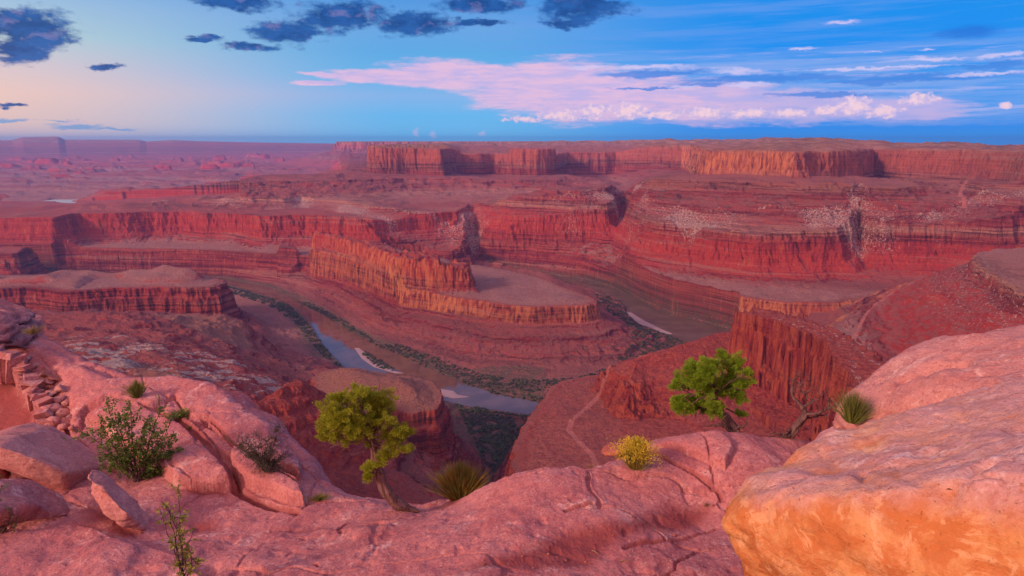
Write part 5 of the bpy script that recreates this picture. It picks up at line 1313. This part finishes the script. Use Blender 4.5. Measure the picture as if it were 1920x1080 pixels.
leafy_shrub('leafy_shrub', 258, 903, on_ground(258, 903), 'dark green leafy shrub between the pale block and the cracked ledge', [(205, 812), (215, 838), (222, 806), (240, 800), (252, 795), (262, 788), (232, 790), (282, 806), (302, 800), (318, 812), (312, 838), (328, 868), (308, 862), (290, 880), (240, 868), (220, 872), (268, 840), (290, 836), (310, 892), (240, 840)], 0.062, SHRUB, 6500, sprays=20)
leafy_shrub('leafy_shrub', 500, 886, on_ground(500, 884), 'dense grey green shrub on the tilted slab of the left ledge', [(456, 838), (465, 826), (478, 822), (492, 824), (505, 828), (518, 832), (526, 828), (510, 848), (525, 860), (532, 880), (480, 845), (462, 850), (496, 866), (515, 876)], 0.036, DARKSH, 9000, sprays=26, clump=0.085, leafw=0.3)
bs = on_ground(345, 1079); bs = at_d(345, 1092, math.hypot(bs[0], bs[1]) * 0.93)
leafy_shrub('sapling', 345, 1092, bs, 'slender sapling with yellow green leaves rising from the bottom edge', [(350, 1030), (338, 985), (330, 965), (352, 962), (345, 1000), (368, 1020), (362, 1040), (325, 975), (372, 1052), (352, 1060)], 0.055, SAPL, 620, sprays=9, clump=0.06, r0=0.013, leafw=0.75, cat='sapling', depth=0.25)
leafy_shrub('leafy_shrub', 4, 1000, on_ground(4, 1000), 'small green shrub cut by the left edge', [(-12, 935), (4, 928), (14, 940), (20, 962), (22, 985), (10, 965), (-10, 960)], 0.035, SHRUB, 700, sprays=10, clump=0.07)

# sticks and litter on the bare rock
def stick(p1, p2, label):
    a, b = on_ground(*p1), on_ground(*p2)
    v, q = tubes([(curve([a + (0, 0, .012), (a + b) / 2 + np.array((0.01, 0.01, 0.03)), b + (0, 0, .012)], 8, 0.004, 1), np.linspace(0.009, 0.004, 8))], 6)
    o = mesh_np('stick', v, q, STRAW, None, True, None, a)
    tag(o, label, 'stick')
stick((1162, 1056), (1188, 1054), 'pale dry stick lying level on the dark soil near bottom edge')
stick((1110, 1034), (1122, 1042), 'short pale stick lying steeply on the dark soil')

# ------------------------------------------------------------------ growth on the river banks
def bank_scrub():
    t0, f0 = None, None
    bm = bmesh.new(); bmesh.ops.create_icosphere(bm, subdivisions=1, radius=1.0)
    bv = np.array([v.co[:] for v in bm.verts]); bm.verts.index_update()
    bf = np.array([[v.index for v in f.verts] for f in bm.faces]); bm.free()
    areas = [(pz(-598, (428, 537), (470, 548), (540, 571), (575, 604), (600, 640), (622, 668), (645, 694), (628, 690), (600, 662), (572, 630), (552, 604), (500, 572), (428, 549)), 2600),
             (pz(-598, (560, 566), (612, 592), (652, 617), (702, 643), (700, 637), (655, 609), (615, 585), (575, 566)), 500),
             (pz(-598, (702, 645), (762, 669), (822, 699), (882, 721), (942, 741), (1012, 753), (1102, 746), (1202, 716), (1262, 662), (1284, 642), (1260, 633), (1202, 612), (1176, 594), (1172, 578), (1150, 567), (1112, 556), (1120, 580), (1160, 606), (1185, 640), (1178, 668), (1150, 690), (1090, 708), (1010, 714), (930, 708), (870, 692), (800, 668), (750, 650)), 5200),
             (pz(-598, (852, 759), (900, 766), (950, 777), (1000, 782), (1010, 800), (960, 860), (930, 905), (905, 890), (893, 840), (875, 800)), 3600),
             (pz(-598, (1030, 513), (1100, 521), (1150, 537), (1200, 561), (1260, 589), (1340, 607), (1330, 600), (1260, 581), (1200, 553), (1150, 531), (1100, 517), (1040, 510)), 800),
             (pz(-598, (675, 655), (690, 660), (740, 690), (735, 696), (705, 686), (680, 665)), 300), (pz(-598, (1046, 528), (1075, 531), (1092, 537), (1070, 537)), 60)]
    V, T, k = [], [], 0
    for poly, n in areas:
        A = np.array(poly); lo, hi = A.min(0), A.max(0); got = 0
        while got < n:
            q = rng.uniform(lo, hi, (4000, 2)); s = sd_poly(q[:, 0], q[:, 1], poly)
            q = q[(s > 0)][:n - got]
            z, AA = canyon(q[:, 0][None], q[:, 1][None])
            ok = z[0] < WZ + 42
            for (x, y), zz, o in zip(q, z[0], ok):
                got += 1
                if not o: continue
                sz = rng.uniform(1.0, 2.6) * (0.8 if rng.random() < .6 else 1.5)
                if perlin2(np.array([x / 30]), np.array([y / 30]), 151)[0] < -0.28: continue
                v = bv * sz * np.array((1.15, 1.15, rng.uniform(0.65, 0.95))) * rng.uniform(0.65, 1.3, (len(bv), 1))
                V.append(v + (x, y, max(zz, WZ) + sz * 0.45)); T.append(bf + k); k += len(bv)
    m, t = material('riverside_green')
    g = t.node('ShaderNodeNewGeometry')
    c = t.mix(g.outputs['Random Per Island'], (0.040, 0.046, 0.026, 1), (0.10, 0.10, 0.050, 1))
    c = t.mix(t.smooth(t.noise(g.outputs['Position'], 0.012, 3), 0.45, 0.65), c, (0.075, 0.062, 0.045, 1))
    finish(t, c, 0.9, t.bump(t.noise(g.outputs['Position'], 0.9, 4, 0.7), 1.0, 3.0), 0.1)
    o = mesh_np('riverside_scrub', np.concatenate(V), np.concatenate(T), m)
    tag(o, 'dark green scrub and trees lining the river banks', 'scrub', None, 'stuff')
bank_scrub()
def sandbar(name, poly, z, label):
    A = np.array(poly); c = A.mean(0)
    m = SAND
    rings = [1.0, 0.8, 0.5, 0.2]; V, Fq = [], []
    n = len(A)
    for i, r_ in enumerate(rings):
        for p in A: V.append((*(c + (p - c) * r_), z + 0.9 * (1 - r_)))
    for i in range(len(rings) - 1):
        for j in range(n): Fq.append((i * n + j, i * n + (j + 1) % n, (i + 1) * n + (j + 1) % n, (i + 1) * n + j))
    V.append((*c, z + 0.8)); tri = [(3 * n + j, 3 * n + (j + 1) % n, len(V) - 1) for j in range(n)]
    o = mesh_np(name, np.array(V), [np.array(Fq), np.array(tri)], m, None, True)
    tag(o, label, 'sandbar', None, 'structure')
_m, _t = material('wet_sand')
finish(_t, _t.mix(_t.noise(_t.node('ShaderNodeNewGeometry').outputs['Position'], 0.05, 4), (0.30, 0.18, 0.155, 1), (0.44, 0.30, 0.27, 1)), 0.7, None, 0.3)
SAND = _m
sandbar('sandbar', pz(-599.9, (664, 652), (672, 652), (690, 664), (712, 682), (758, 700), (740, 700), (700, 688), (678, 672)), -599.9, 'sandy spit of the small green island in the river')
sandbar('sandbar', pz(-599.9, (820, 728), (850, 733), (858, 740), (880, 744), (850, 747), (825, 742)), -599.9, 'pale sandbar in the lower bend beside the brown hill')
sandbar('sandbar', pz(-599.9, (1174, 584), (1184, 586), (1206, 600), (1236, 615), (1262, 626), (1248, 628), (1220, 619), (1190, 606)), -599.9, 'pale strip of sand and painted sky reflection inside the far river bend')  # sand strip drawn out longer in place of the sky's reflection on water
# ------------------------------------------------------------------ air between
def haze():
    m = bpy.data.materials.new('haze_air'); m.use_nodes = True
    t = NT(m.node_tree)
    v = t.node('ShaderNodeVolumePrincipled')
    v.inputs['Color'].default_value = (0.16, 0.44, 1.0, 1)
    v.inputs['Density'].default_value = 3.5e-5
    v.inputs['Anisotropy'].default_value = 0.2
    o = t.node('ShaderNodeOutputMaterial'); t.l.new(v.outputs[0], o.inputs[1])
    x, y0, y1, z0, z1 = 25200, -800, 25200, -640, 135
    vv = [(a, b, c) for a in (-x, x) for b in (y0, y1) for c in (z0, z1)]
    ff = np.array([(0, 1, 3, 2), (4, 6, 7, 5), (0, 4, 5, 1), (2, 3, 7, 6), (0, 2, 6, 4), (1, 5, 7, 3)])
    ob = mesh_np('haze', vv, ff, m)
    tag(ob, 'thin blue evening air lying over the canyon', 'haze', None, 'stuff')
haze()
